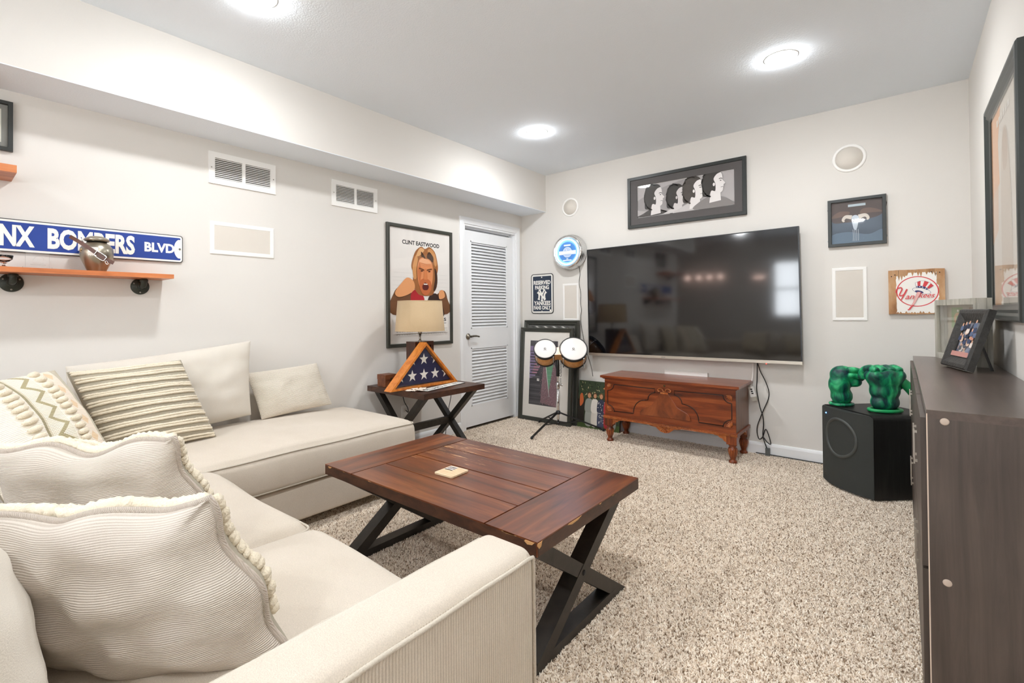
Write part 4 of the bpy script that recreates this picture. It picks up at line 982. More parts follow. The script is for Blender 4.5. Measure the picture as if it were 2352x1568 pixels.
def flagcase():
    # triangular case: base along Y, glass facing +X
    xb, xf = .375, .455; y0, y1 = -2.222, -1.525; zb = .581; ap = (-1.873, .925)
    t = thing('flag_case', 'triangular orange wood case holding a folded star flag on the end table', 'display case', ((xb+xf)/2, -1.87, zb))
    ow = wood('orange_oak', ('#b45c1c', '#de8431', '#f2a552'), (22, 22, 4), .4, .25, .08)
    def tri(m):
        # inset triangle by m
        A, B, C_ = Vector((y0, zb)), Vector((y1, zb)), Vector(ap)
        a, b, c = (B-C_).length, (C_-A).length, (A-B).length; I = (A*a+B*b+C_*c)/(a+b+c); r = abs((B-A).x*(C_-A).y-(B-A).y*(C_-A).x)/(a+b+c)
        k = (r-m)/r; return [tuple(I+(p-I)*k) for p in (A, B, C_)]
    o3, i3 = tri(0), tri(.017)
    for nm, (i, j) in (('base_rail', (0, 1)), ('side_rail', (1, 2)), ('side_rail', (2, 0))):
        G().prism([o3[i], o3[j], i3[j], i3[i]], (xb, 0, 0), Y, Z, X*(xf-xb)).make(nm, ow, t, bevel=.0015)
    G().prism(i3, (xb+.004, 0, 0), Y, Z, X*.004).make('back_board', ow, t)
    navy = fabric('navy_cotton', '#2c3050', ribk=.4, speck=.08, scale=300)
    g = G(); q = tri(.024); g.prism(q, (xb+.012, 0, 0), Y, Z, X*.036); fl = g.make('folded_flag', navy, t, bevel=.010, seg=3)
    a = Art((xb+.0490, 0, 0), Y, Z, X)
    def inside(p):
        A, B, C_ = tri(.030)
        def s(a, b): return (b[0]-a[0])*(p[1]-a[1])-(b[1]-a[1])*(p[0]-a[0])
        v = [s(A, B), s(B, C_), s(C_, A)]; return all(x > 0 for x in v) or all(x < 0 for x in v)
    def clip(poly):
        T = tri(.026)
        ar = (T[1][0]-T[0][0])*(T[2][1]-T[0][1])-(T[1][1]-T[0][1])*(T[2][0]-T[0][0])
        if ar < 0: T = T[::-1]
        out = poly
        for k in range(3):
            A, B = T[k], T[(k+1) % 3]; res = []
            sd = lambda p: (B[0]-A[0])*(p[1]-A[1])-(B[1]-A[1])*(p[0]-A[0])
            for i in range(len(out)):
                P, Q = out[i], out[(i+1) % len(out)]; sp, sq = sd(P), sd(Q)
                if sp >= 0: res.append(P)
                if (sp >= 0) != (sq >= 0): w_ = sp/(sp-sq); res.append((P[0]+(Q[0]-P[0])*w_, P[1]+(Q[1]-P[1])*w_))
            out = res
            if len(out) < 3: return []
        return out
    def star(y, z, r):
        # kite per point so that clipping stays convex
        P = [(y+(r if k % 2 == 0 else r*.40)*math.sin(k*PI/5), z+(r if k % 2 == 0 else r*.40)*math.cos(k*PI/5)) for k in range(10)]
        for k in range(0, 10, 2):
            kt = clip([(y, z), P[k-1], P[k], P[(k+1) % 10]])
            if kt: a.poly(kt, '#f1ede4', keep=True)
    for y, z in ((-1.873, .792), (-1.993, .792), (-1.753, .792), (-1.991, .672), (-1.873, .672), (-1.755, .672), (-1.637, .672), (-2.109, .672), (-1.873, .905)): star(y, z, .047)
    a.make('stars', fl)
    g = G(); g.prism(tri(.0165), (xf-.008, 0, 0), Y, Z, X*.002); g.make('glass', glass_mat(), t)
flagcase()
def plate():
    t = thing('street_plate', 'flat white name plate with black letters lying before the flag case', 'sign', (.56, -1.77, .581))
    o = Vector((.640, -2.03, .5812)); U = Vector((-.05, .515, 0)).normalized(); V = Vector((-U.y, U.x, 0))
    V = Vector((-.985, -.17, 0)).normalized(); U = Vector((-V.y, V.x, 0)) * -1
    if U.y < 0: U = -U
    G().prism(rrect(.50, .098, .008), o, U, V, Z*.0016).make('plate', mat('plate_edge', '#23352c', .4), t)
    a = Art(o+Z*.0017, U, V, Z); a.poly(rrect(.486, .084, .006, 4, .007, .007), '#ece9e2')
    a.text('ALLARD', .03, .025, .24, .072, '#20302a', bold=.02); a.poly([(.262, .05), (.288, .066), (.288, .054), (.355, .052), (.355, .046), (.288, .046), (.288, .034)], '#20302a'); a.text('AVE', .375, .028, .46, .07, '#8d938e', bold=.02)
    a.make('lettering', t)
    t = thing('paper_scraps', 'crumpled cream paper pieces at the end table front corner', 'paper', (.52, -2.08, .581))
    rr = random.Random(5)
    for k in range(5):
        g = G(); cx, cy = .50+.035*(k % 3)+.02*(k//3), -2.085+.04*(k//2); q = rr.random()*3
        g.grid(lambda u, v: Vector((cx+(u-.5)*.07*math.cos(q)-(v-.5)*.05*math.sin(q), cy+(u-.5)*.07*math.sin(q)+(v-.5)*.05*math.cos(q), .5825+.0025*k+.009*abs(noise.noise(Vector((u*3+k, v*3, 1)))))), 8, 8); g.make('sheet', mat('cream_paper', '#efe0d0', .8), t)
plate()

# ================================================================== TELEVISION
def tv():
    U = Vector((1, 0, .0098)).normalized(); V = Vector((-U.z, 0, U.x)); o = Vector((.884, -.09, .721)); w, h = 1.800, 1.053
    t = thing('television', 'large wall mounted flat television with a dark screen', 'television', o)
    sc, N, L, B = nt('tv_screen'); B.inputs['Base Color'].default_value = (.003, .003, .004, 1); B.inputs['Roughness'].default_value = .07; B.inputs['Specular IOR Level'].default_value = .95; B.inputs['IOR'].default_value = 1.5
    b = .008; z0 = .024
    G().prism([(b, z0), (w-b, z0), (w-b, h-b), (b, h-b)], o+Y*.003, U, V, Y*.004).make('screen', sc, t)
    g = G(); fr = Y*.034
    for q in ([(0, z0), (b, z0), (b, h), (0, h)], [(w-b, z0), (w, z0), (w, h), (w-b, h)], [(b, h-b), (w-b, h-b), (w-b, h), (b, h)]): g.prism(q, o, U, V, fr)
    g.make('bezel', mat('gunmetal', '#3a3b3d', .35, metal=.6), t)
    G().prism([(0, 0), (w, 0), (w, z0), (0, z0)], o-Y*.001, U, V, Y*.036).make('bottom_strip', mat('champagne_metal', '#cfc8bc', .32, metal=.7), t, bevel=.003)
    G().prism([(.02, .02), (w-.02, .02), (w-.02, h-.02), (.02, h-.02)], o+Y*.008, U, V, Y*.028).make('back_shell', BLACK, t)
    G().prism([(w*.3, h*.25), (w*.7, h*.25), (w*.7, h*.75), (w*.3, h*.75)], o+Y*.036, U, V, Y*.053).make('wall_mount', BLACK, t)
    c = o+U*(w*.867)-V*.004; G().ball(c, .005, 8).make('power_light', mat('red_led', '#ff5a50', .4, emit='#ff3b30', es=2.0), t)
    c = o+U*(w*.415)+V*.012-Y*.0012; G().prism([(-.018, -.003), (.018, -.003), (.018, .003), (-.018, .003)], c, U, V, -Y*.0006).make('badge', mat('badge_grey', '#8f8a80', .4), t)
tv()
def cords():
    t = thing('white_power_strip', 'white cord with a small white multi plug block hanging beside the chest', 'cord', (2.325, -.04, .48))
    G().tube(spline([(2.342, -.045, .73), (2.34, -.04, .66), (2.332, -.04, .59), (2.322, -.04, .535)], 6), .0045, 6).make('lead', WHITE, t)
    g = G(); a = Vector((2.322, -.04, .535)); b = Vector((2.343, -.04, .455)); g.bar(a, b, .042, .022, Y); g.make('block', WHITE, t, bevel=.004)
    for k in (.25, .45, .65): p = a.lerp(b, k)-Y*.0115; G().box(p.x-.007, p.x+.007, p.y-.001, p.y+.001, p.z-.005, p.z+.005).make('socket', BLACK, t)
    G().bar(b, (2.352, -.04, .425), .034, .022, Y).make('plug', mat('plug_grey', '#b9b3a6', .5), t, bevel=.003)
    A = spline([(2.372, -.045, .73), (2.366, -.03, .60), (2.362, -.03, .52), (2.372, -.03, .44), (2.385, -.03, .37), (2.402, -.03, .31), (2.408, -.03, .24), (2.402, -.03, .16), (2.41, -.03, .11), (2.43, -.03, .05)], 6)
    tag(G().tube(A, .0042, 6).make('power_cord', BLACK, None), 'straighter black power cord dropping from the TV beside the chest', 'cord')
    Bp = spline([(2.374, -.045, .73), (2.39, -.025, .66), (2.425, -.02, .58), (2.447, -.02, .50), (2.44, -.02, .44), (2.41, -.02, .36), (2.388, -.02, .30), (2.362, -.02, .22), (2.36, -.022, .16), (2.375, -.022, .115), (2.40, -.022, .14), (2.42, -.022, .20), (2.44, -.022, .16), (2.455, -.022, .09), (2.43, -.022, .10), (2.408, -.022, .13)], 6)
    tag(G().tube(Bp, .0038, 6).make('power_cord', BLACK, None), 'looping black power cord dropping from the TV beside the chest', 'cord')
    t = thing('cord_adapter', 'grey cord plug resting on the carpet at the back wall baseboard', 'plug', (2.435, -.03, .01)); G().box(2.42, 2.45, -.045, -.018, -.008, .055).make('body', mat('plug_dark', '#5c605f', .5), t, bevel=.004)
    tag(G().tube(spline([(2.35, -.028, .004), (2.5, -.026, .004), (2.7, -.03, .004), (2.84, -.03, .004)], 8), .004, 6).make('speaker_wire', BLACK, None), 'black wire lying along the back wall baseboard', 'cord')
cords()

# ================================================================== CEDAR CHEST
def chest():
    x0, x1, yf, yb = 1.228, 2.302, -.430, -.035
    t = thing('cedar_chest', 'carved antique wooden chest on turned fluted legs below the TV', 'chest', (1.765, -.23, 0))
    cw = ('#481a07', '#833a15', '#a95a2b')
    WD = wood('cherry_x', cw, (2.4, 24, 24), .3, .3, .06); WV = wood('cherry_z', cw, (24, 24, 2.4), .3, .3, .06); WL = wood('cherry_light', ('#8a4018', '#b5622a', '#d0864a'), (30, 30, 30), .32, .3, .05)
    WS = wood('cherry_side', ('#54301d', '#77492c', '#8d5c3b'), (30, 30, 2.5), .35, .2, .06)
    dark = mat('groove_dark', '#1c0d08', .5)
    G().box(x0, x1, yf, yb, .226, .552).make('body', [WD], t, bevel=.003)
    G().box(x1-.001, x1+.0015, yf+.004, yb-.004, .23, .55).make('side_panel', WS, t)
    # lid with a stepped moulded edge
    L_ = .028
    for (m, za, zb, r) in ((.010, .551, .558, .002), (.018, .557, .564, .003), (.030, .563, .583, .007)):
        G().box(x0-m, x1+m, yf-m, yb+.02, za, zb).make('lid' if zb > .57 else 'lid_moulding', WD, t, bevel=r, seg=3)
    for x in (1.45, 1.765, 2.08): G().box(x-.02, x+.02, yb+.018, yb+.0215, .54, .57).make('hinge', mat('old_brass', '#5d5138', .4, metal=.9), t)
    # base moulding with beads
    G().box(x0-.012, x1+.012, yf-.012, yb, .200, .226).make('base_moulding', WD, t, bevel=.005)
    g = G()
    for k in range(118): x = x0-.006+(x1-x0+.012)*k/117; g.ball((x, yf-.0125, .212), (.0036, .0045, .006), 6)
    o = g.make('bead_row', WL, t); o['kind'] = 'stuff'
    G().tube([(x0-.012, yf-.0125, .2035), (x1+.012, yf-.0125, .2035)], .003, 6).make('base_bead', WL, t)
    y = yf-.0008; r = .0036
    def line(pts, closed=False, rad=r, smooth=0):
        P = [Vector((a, y, b)) for a, b in pts]
        return P
    def arc(cx, cz, rx, rz, a0, a1, n=8): return [(cx+rx*math.cos(math.radians(a0+(a1-a0)*k/n)), cz+rz*math.sin(math.radians(a0+(a1-a0)*k/n))) for k in range(n+1)]
    c = 1.765
    left = [(1.317, .506), (1.685, .503), (1.684, .473)]+arc(1.690, .405, .066, .066, 95, 180, 6)+[(1.6, .40)]+arc(1.605, .288, .108, .112, 92, 178, 8)+[(1.496, .274), (1.319, .271)]+arc(1.262, .264, .056, .058, 0, 85, 5)+[(1.256, .33), (1.256, .449)]+arc(1.262, .51, .055, .06, -90, -6, 5)
    for sgn in (1, -1):
        P = [Vector((a if sgn == 1 else 2*c-a, y, b)) for a, b in left]
        G().tube(P, r, 6, True).make('inlay_line', dark, t)
    # raised centre panel
    half = [(0, .475), (.030, .474), (.038, .462), (.060, .430), (.085, .395), (.098, .372), (.118, .358), (.150, .343), (.185, .325), (.205, .302), (.211, .276)]
    pts = [(c+a, b) for a, b in half]+[(c-a, b) for a, b in half[::-1][:-1]]
    burl = wood('cherry_burl', ('#4a1c0a', '#84401c', '#a75a2c'), (9, 9, 5), .28, .4, .05)
    G().prism(pts[::-1], (0, yf+.001, 0), X, Z, -Y*.009).make('centre_panel', burl, t, bevel=.005, seg=3)
    G().tube([Vector((a, yf-.002, b)) for a, b in pts], .0035, 6, True).make('panel_edge', WD, t)
    for s in (-1, 1):
        P = [(c+s*a, yf-.006, b) for a, b in [(.006, .486), (.012, .503), (.026, .512), (.044, .508), (.053, .496), (.046, .487), (.037, .491)]]
        G().tube(spline(P, 5), [.0055]*31, 8).make('scroll', WL, t)
    G().box(c-.032, c+.032, yf-.009, yf, .468, .482).make('scroll_bar', WL, t, bevel=.004)
    G().lathe([(.009, 0), (.009, .003), (.004, .004), (0, .003)], (c, yf, .535), -Y, 14).make('keyhole', mat('old_brass', '#5d5138', .4, metal=.9), t)
    def shell(cx, cz, dx, dz, R_, n=5):
        g = G()
        for k in range(n):
            q = math.radians(8+74*k/(n-1)); d = Vector((dx*math.cos(q), 0, dz*math.sin(q)))
            g.ball(Vector((cx, yf-.001, cz))+d*R_*.56, (R_*.44, .007, R_*.115), 8, T=Matrix.Rotation(-math.atan2(d.z, d.x), 3, 'Y'))
        g.make('carved_shell', WL, t)
    for cx, dx in ((1.252, 1), (2.278, -1)):
        shell(cx, .510, dx, -1, .046); shell(cx, .268, dx, 1, .046)
    # feet: square block, turned fluted leg
    for fx, fy in ((x0+.032, yf+.032), (x1-.032, yf+.032), (x0+.032, yb-.032), (x1-.032, yb-.032)):
        lg = G().box(fx-.036, fx+.036, fy-.036, fy+.036, .137, .2005).make('leg', WV, t, bevel=.003)
        prof = [(.020, .138), (.029, .134), (.031, .127), (.022, .120), (.026, .114), (.032, .104), (.0325, .088), (.028, .062), (.022, .036), (.0185, .022), (.019, .017), (.027, .012), (.030, .004), (.028, FZ+.004), (.024, FZ), (0, FZ)]
        G().lathe(prof, (fx, fy, 0), Z, 20).make('turned_foot', WV, lg)
        g = G()
        for k in range(12):
            q = 2*PI*k/12; g.tube([(fx+rr_*math.cos(q), fy+rr_*math.sin(q), z) for rr_, z in ((.0312, .106), (.0318, .088), (.0272, .062), (.0232, .044))], [.0018, .0034, .0032, .0018], 5)
        g.make('fluting', WL, lg)
    # brackets and centre apron
    for s in (-1, 1):
        e = x0 if s < 0 else x1; q = -s
        pts = [(e+q*.068, .2005), (e+q*.160, .2005), (e+q*.155, .192), (e+q*.130, .190), (e+q*.118, .178), (e+q*.098, .172), (e+q*.088, .158), (e+q*.068, .147)]
        if q < 0: pts = pts[::-1]
        G().prism(pts, (0, yf+.004, 0), X, Z, Y*.018).make('bracket', WL, t)
        pts = [(yf+.068, .2005), (yf+.15, .2005), (yf+.14, .188), (yf+.11, .182), (yf+.09, .160), (yf+.068, .15)]
        G().prism(pts, (e-.016 if s > 0 else e, 0, 0), Y, Z, X*.016).make('bracket', WL, t)
        pts = [(yb-.068-a, b) for a, b in ((0, .2005), (.08, .2005), (.07, .188), (.04, .182), (.02, .160), (0, .15))]
        G().prism(pts, (e-.016 if s > 0 else e, 0, 0), Y, Z, X*.016).make('bracket', WL, t)
    ap = [(c-.14, .2005), (c-.12, .192), (c-.075, .186), (c-.058, .172), (c-.035, .154), (c, .147), (c+.035, .154), (c+.058, .172), (c+.075, .186), (c+.12, .192), (c+.14, .2005)]
    G().prism(ap, (0, yf-.004, 0), X, Z, Y*.018).make('apron', WL, t)
    g = G()
    for k in range(9):
        q = math.radians(188+164*k/8); d = Vector((math.cos(q), 0, math.sin(q)))
        g.ball(Vector((c, yf-.006, .200))+d*.031, (.018, .005, .0045), 6, T=Matrix.Rotation(-math.atan2(d.z, d.x), 3, 'Y'))
    g.make('apron_shell', WL, t)
chest()

# ================================================================== LEANING FRAMES
def lean(o, w, h, ytop):
    o = Vector(o); V = Vector((0, ytop-o.y, h)).normalized(); return o, X, V, X.cross(V)
PROF2 = [(0, 0), (0, .022), (.12, .028), (.3, .028), (.45, .022), (.8, .018), (1, .012), (1, .004)]
OLIVE = mat('dark_olive_frame', '#3b3c35', .35)
def art_back(a, w, h, f):
    a.rect(f*.9, f*.9, w-f*.9, h-f*.9, '#6d6c68')
    for k in range(9): x = f+.03+k*.055; a.poly([(x, h-f-.012), (x+.03, h-f-.012), (x+.13, h-f-.075), (x+.10, h-f-.075)], '#d8d5ce' if k % 2 else '#4e4d49', keep=True)
    a.z += .0003
    a.rect(f, f, w-f, h-f-.08, '#8a8883'); a.ell(w*.8, h-f-.035, .006, .009, '#f0dca0')
o, U, V, N = lean((.062, -.088, FZ), .69, 1.07, -.026)
picture('framed_print', 'taller olive framed print leaning on the wall behind the stadium print', 'picture', o, U, V, N, .69, 1.078, .052, PROF2, OLIVE, art=art_back)
def art_stadium(a, w, h, f):
    a.rect(f*.9, f*.9, w-f*.9, h-f*.9, '#f1ece4')
    x0, x1, y0, y1 = .125, .475, .175, .86
    a.rect(x0, y0, x1, y1, '#4d4a4e')
    a.poly([(x0, .45), (x0+.07, .47), (x0+.16, .70), (x0+.10, .80), (x0, .80)], '#8c7a9c'); a.poly([(x0+.03, .50), (x0+.09, .50), (x0+.17, .66), (x0+.10, .72)], '#b3808f')
    rr = random.Random(2)
    for k in range(19): yy = y0+.02+k*.030; a.rect(x0+.012*(k % 2), yy, x0+.17-.004*k, yy+.013, '#3a383b' if k % 3 else '#5d5a5e', keep=True)
    a.z += .0003
    a.poly([(x0+.15, y0+.03), (x1, y0), (x1, y0+.36), (x0+.30, y1-.2), (x0+.18, y1-.2)], '#8d6f76')
    for k in range(420):
        x = x0+.14+.2*rr.random(); y_ = y0+.01+.38*rr.random()**1.3; s = .003+.0025*rr.random()
        a.rect(x, y_, x+s, y_+s, rr.choice(['#b9929a', '#6d5158', '#a0606a', '#c9a9ad', '#4a4246']), keep=True)
    a.z += .0003
    a.poly([(x0+.205, y1-.22), (x1-.045, y1-.22), (x0+.255, y0+.16)], '#6fa784'); a.poly([(x0+.198, y1-.22), (x0+.207, y1-.22), (x0+.262, y0+.10), (x0+.258, y0+.10)], '#dfe8e2')
    for k in range(8): a.rect(x0+.213+.006*k, y1-.27-k*.045, x0+.325-.012*k, y1-.268-k*.045, '#a9cdb5', keep=True)
    a.z += .0003
    a.rect(x0+.10, .43, x0+.13, .455, '#e8e4e0'); a.rect(x0+.106, .44, x0+.112, .449, '#3a383b'); a.rect(x0+.119, .44, x0+.125, .449, '#3a383b')
    a.text('Tom Osborne', .500, .40, .532, .66, '#5d5a56', shear=.3, rot90=True); a.stroke([(.515, .20), (.522, .28), (.512, .36)], .0022, '#6d6a66')
o, U, V, N = lean((.060, -.160, FZ), .66, .99, -.088)
picture('framed_print', 'olive framed stadium print with wide white mat leaning in the corner behind the drums', 'picture', o, U, V, N, .66, 1.0, .046, PROF2, OLIVE, art=art_stadium)
def art_family(a, w, h, f):
    a.rect(0, 0, w, h, '#3a4531')
    rr = random.Random(7)
    for k in range(130):
        x, y_ = w*rr.random(), h*(.62+.36*rr.random()); q = rr.random()*3
        a.ell(min(max(x, .02), w-.02), min(y_, h-.02), .012, .004, rr.choice(['#55663f', '#27301f', '#8b9a62', '#c9b98d', '#1f2718']), q, 6, keep=True)
    a.z += .0003
    a.rect(0, 0, w, h*.14, '#4b5d33'); a.rect(w*.0, h*.14, w*.16, h*.6, '#2b2620')
    def person(x, s, top, legs, skin='#cf9a74', hair='#5d3a24'):
        a.blob([(x-.030*s, h*.08), (x-.028*s, h*.38), (x+.028*s, h*.38), (x+.030*s, h*.08)], legs); a.blob([(x-.036*s, h*.36), (x-.034*s, h*.58), (x, h*.63), (x+.034*s, h*.58), (x+.036*s, h*.36)], top)
        a.ell(x, h*.70, .020*s, .027*s, hair); a.ell(x, h*.69, .016*s, .021*s, skin)
    a.blob([(w*.05, h*.45), (w*.04, h*.68), (w*.10, h*.72), (w*.13, h*.55)], '#c9683a')
    person(w*.27, 1.15, '#9a9d94', '#a7aaa2'); person(w*.41, 1.0, '#ece6dd', '#ddd6cb', hair='#6b4a2e'); person(w*.56, 1.05, '#3b3f52', '#4a4e63', hair='#7a5232')
    for k in range(40): a.ell(w*.56+.034*(rr.random()*2-1), h*(.12+.46*rr.random()), .005, .003, '#d9d6d2', n=6, keep=True)
    a.z += .0003
    person(w*.71, .95, '#b53a40', '#a83238'); person(w*.85, .95, '#c7683a', '#8a8f86')
    a.blob([(w*.60, h*.86), (w*.72, h*.93), (w*.98, h*.95), (w*.98, h*.88), (w*.75, h*.85)], '#c98a52')
o, U, V, N = lean((.752, -.085, FZ), .455, .46, -.028)
t = thing('canvas_photo', 'family photograph canvas standing on the floor behind the chest', 'picture', o)
G().prism([(0, 0), (.455, 0), (.455, .47), (0, .47)], o-N*.002, U, V, N*.022).make('canvas', mat('canvas_edge', '#5a5248', .8), t)
a = Art(o+N*.0203, U, V, N); art_family(a, .455, .47, 0); a.make('print', t)

# ================================================================== BONGOS ON A TRIPOD STAND
def bongos():
    c = Vector((.700, -.345, 0)); nh = Vector((.53, -.85, 0)).normalized(); n = (nh*math.cos(math.radians(36))+Z*math.sin(math.radians(36))).normalized(); s = Vector((.85, .53, 0)).normalized()
    shell = wood('bongo_oak', ('#b9793c', '#d99a55', '#eab777'), (30, 30, 6), .3, .3, .05); head = mat('drum_head', '#f3ede8', .45); rubber = mat('black_rim', '#2a2a29', .4, metal=.3)
    t = thing('bongo_drums', 'pair of small oak bongo drums with white heads on a tripod stand', 'drums', (.70, -.40, .8))
    up = (Z-n*Z.dot(n)).normalized()
    for k, (off, r) in enumerate(((-.137, .107), (.137, .129))):
        hc = c+s*off+Z*(.795+.0*k)+nh*.055
        d = G().lathe([(r*.96, -.165), (r*.99, -.10), (r*.97, -.02), (r*.90, -.02), (r*.90, -.165)], hc, n, 36, up=up).make('shell', shell, t)
        g = G(); g.lathe([(0, .004), (r*.90, .004), (r*.97, .001), (r*1.0, -.010)], hc, n, 40, up=up); g.make('drum_head', head, d)
        G().lathe([(r*.985, .004), (r*1.03, .006), (r*1.055, .0), (r*1.055, -.026), (r*1.03, -.032), (r*1.0, -.03)], hc, n, 40, up=up).make('rim', rubber, d)
        G().lathe([(r*.97, -.172), (r*1.01, -.172), (r*1.01, -.150), (r*.985, -.148)], hc, n, 36, up=up).make('bottom_ring', rubber, d)
        for j in range(4):
            q = math.radians(45+90*j); rad = up*math.sin(q)+s*math.cos(q)
            g = G(); p = hc+rad*(r*1.06); g.tube([p-n*.02, p-n*.185], .0038, 6); g.tube([p-n*.018+s*.010, p-n*.018-s*.010], .007, 6); g.lathe([(.008, 0), (.008, .014), (0, .016)], p-n*.176, -n, 8); g.make('lug', CHROME, d)
        a = Art(hc+n*.0045, s, up, n); a.ell(0, 0, .011, .011, '#4a4644'); a.ell(.001, .001, .006, .006, '#f3ede8'); a.rect(-.016, -.02, .016, -.015, '#8a8481'); a.make('head_mark', d)
    g = G(); g.bar(c+s*-.045+Z*.745+nh*.03, c+s*.045+Z*.745+nh*.03, .085, .10, n); g.make('bridge_block', shell, t, bevel=.004)
    st = thing('tripod_stand', 'black and chrome tripod stand under the bongo drums', 'stand', (.69, -.36, 0))
    p = Vector((.690, -.360, 0))
    G().tube([p+Z*.055, p+Z*.44], .0125, 14).make('pole', CHROME, st); G().tube([p+Z*.43, p+Z*.66], .009, 12).make('upper_pole', CHROME, st)
    g = G(); g.lathe([(.016, .40), (.017, .41), (.017, .45), (.014, .46)], p, Z, 14); g.tube([p+Z*.435-s*.02, p+Z*.435+s*.035], .006, 8); g.ball(p+Z*.435+s*.038, (.012, .006, .012), 8); g.make('clamp', CHROME, st)
    G().lathe([(.012, .52), (.017, .525), (.018, .63), (.014, .70), (.010, .705)], p, Z, 14).make('collar', BLACK, st)
    g = G(); g.bar(p+Z*.70, c+Z*.742+nh*.02, .03, .03, s); g.make('bracket', BLACK, st, bevel=.003)
    G().lathe([(.0, .150), (.021, .150), (.022, .158), (.022, .182), (.0, .184)], p, Z, 14).make('leg_hub', BLACK, st); G().lathe([(.0, .054), (.018, .054), (.018, .074), (.0, .074)], p, Z, 14).make('lower_hub', BLACK, st)
    for f in (Vector((.700, -.822, .004)), Vector((1.070, -.150, .004)), Vector((.375, -.225, .004))):
        d = (f-p); d.z = 0; d.normalize(); a0 = p+Z*.165+d*.018
        g = G(); w_ = Z.cross(d); g.bar(a0+w_*.006, f+Z*.012+w_*.006, .013, .003, w_); g.bar(a0-w_*.006, f+Z*.012-w_*.006, .013, .003, w_); lg = g.make('leg', BLACK, st)
        m = a0.lerp(f, .48); g = G(); g.bar(p+Z*.064+d*.014, m, .010, .003, w_); g.make('brace', BLACK, lg)
        g = G(); g.tube([f+d*-.03+Z*.022, f+Z*.008, f+d*.008+Z*.002], [.009, .013, .011], 8); g.make('rubber_foot', BLACK, lg)
bongos()

# ================================================================== SUBWOOFER
def sub():
    A = Vector((2.835, -.395, 0)); Bp = Vector((3.118, -.690, 0)); e = (Bp-A).normalized(); w = (Bp-A).length; nrm = Vector((-e.y, e.x, 0)); nrm = -nrm if nrm.y > 0 else nrm
    D = .40; z0, z1 = .004, .512; bow = .052
    t = thing('subwoofer', 'black cube subwoofer with a bowed cloth grille in the right corner', 'subwoofer', A+e*w/2)
    sb = wood('black_ash', ('#0d0d0c', '#171716', '#232321'), (30, 30, 3), .5, .0, .3)
    gr = mat('black_grille', '#363936', .75, bmp=.5, bscale=900)
    arcf = lambda q: A+e*(w*q)+nrm*(bow*(1-(2*q-1)**2))
    pts = []
    r = .035
    # cabinet: rounded top edge running back to front
    prof = [(0, 0), (w, 0)]+[(w-r+r*math.cos(math.radians(q)), z1-z0-r+r*math.sin(math.radians(q))) for q in (0, 18, 36, 54, 72, 90)]+[(r-r*math.sin(math.radians(q)), z1-z0-r+r*math.cos(math.radians(q))) for q in (0, 18, 36, 54, 72, 90)]
    G().prism(prof, A+Z*z0-nrm*.002, e, Z, -nrm*D).make('cabinet', sb, t, bevel=.002)
    g = G(); n = 20; inner = []
    H0, H1 = z0+.004, z1-.006
    def ztop(q): return H1-(.012 if q < .03 or q > .97 else 0)
    g.grid(lambda u, v: arcf(u)+Z*(H0+(ztop(u)-H0)*v), n, 20)
    g.grid(lambda u, v: A+e*(w*u)+nrm*(.001+(bow*(1-(2*u-1)**2)-.001)*v)+Z*ztop(u), n, 3); g.grid(lambda u, v: A+e*(w*u)+nrm*(.001+(bow*(1-(2*u-1)**2)-.001)*v)+Z*H0, n, 3)
    g.make('grille', gr, t)
    cz = .33; q0 = .50
    P = []
    for k in range(40):
        a_ = 2*PI*k/40; q = q0+.118/w*math.cos(a_)*1.0; P.append(arcf(q)+Z*(cz+.118*math.sin(a_))-nrm*.004)
    G().tube(P, .011, 10, True).make('driver_ring', mat('driver_rubber', '#454845', .45), t)
    p = arcf(.19)+Z*.465+nrm*.001; G().ball(p, .0045, 8).make('status_light', mat('blue_led', '#6fa0ff', .3, emit='#4d86ff', es=8), t)
    p = arcf(.16)+Z*.055+nrm*.001; G().bar(p-e*.012, p+e*.012, .003, .022, Z).make('badge', mat('badge_dark', '#50524e', .4, metal=.6), t)
    for u, v in ((.05, .05), (w-.05, .05), (.05, D-.05), (w-.05, D-.05)): q = A+e*u-nrm*v; G().lathe([(0, FZ), (.018, FZ), (.02, z0), (0, z0)], q, Z, 12).make('foot', BLACK, t)
    return A, e, nrm, w, z1
SUBA, SUBE, SUBN, SUBW, SUBZ = sub()
# green padded play gloves
def voxel(name, balls, size, mats, parent, T=None, smooth=8):
    g = G()
    for c, r, R_ in balls: g.ball(c, r, 14, T=R_)
    me = bpy.data.meshes.new('tmp'); g.bm.to_mesh(me); g.bm.free(); ob = bpy.data.objects.new('tmp', me); COL.objects.link(ob)
    m = ob.modifiers.new('r', 'REMESH'); m.mode = 'VOXEL'; m.voxel_size = size
    m = ob.modifiers.new('s', 'SMOOTH'); m.factor = .5; m.iterations = smooth
    dg = bpy.context.evaluated_depsgraph_get(); me2 = bpy.data.meshes.new_from_object(ob.evaluated_get(dg)); bpy.data.objects.remove(ob); bpy.data.meshes.remove(me)
    if T: me2.transform(T)
    for p in me2.polygons: p.use_smooth = True
    me2.materials.clear()
    for q in mats: me2.materials.append(q)
    me2.name = name
    o = bpy.data.objects.new(name, me2); COL.objects.link(o); attach(o, parent); return o
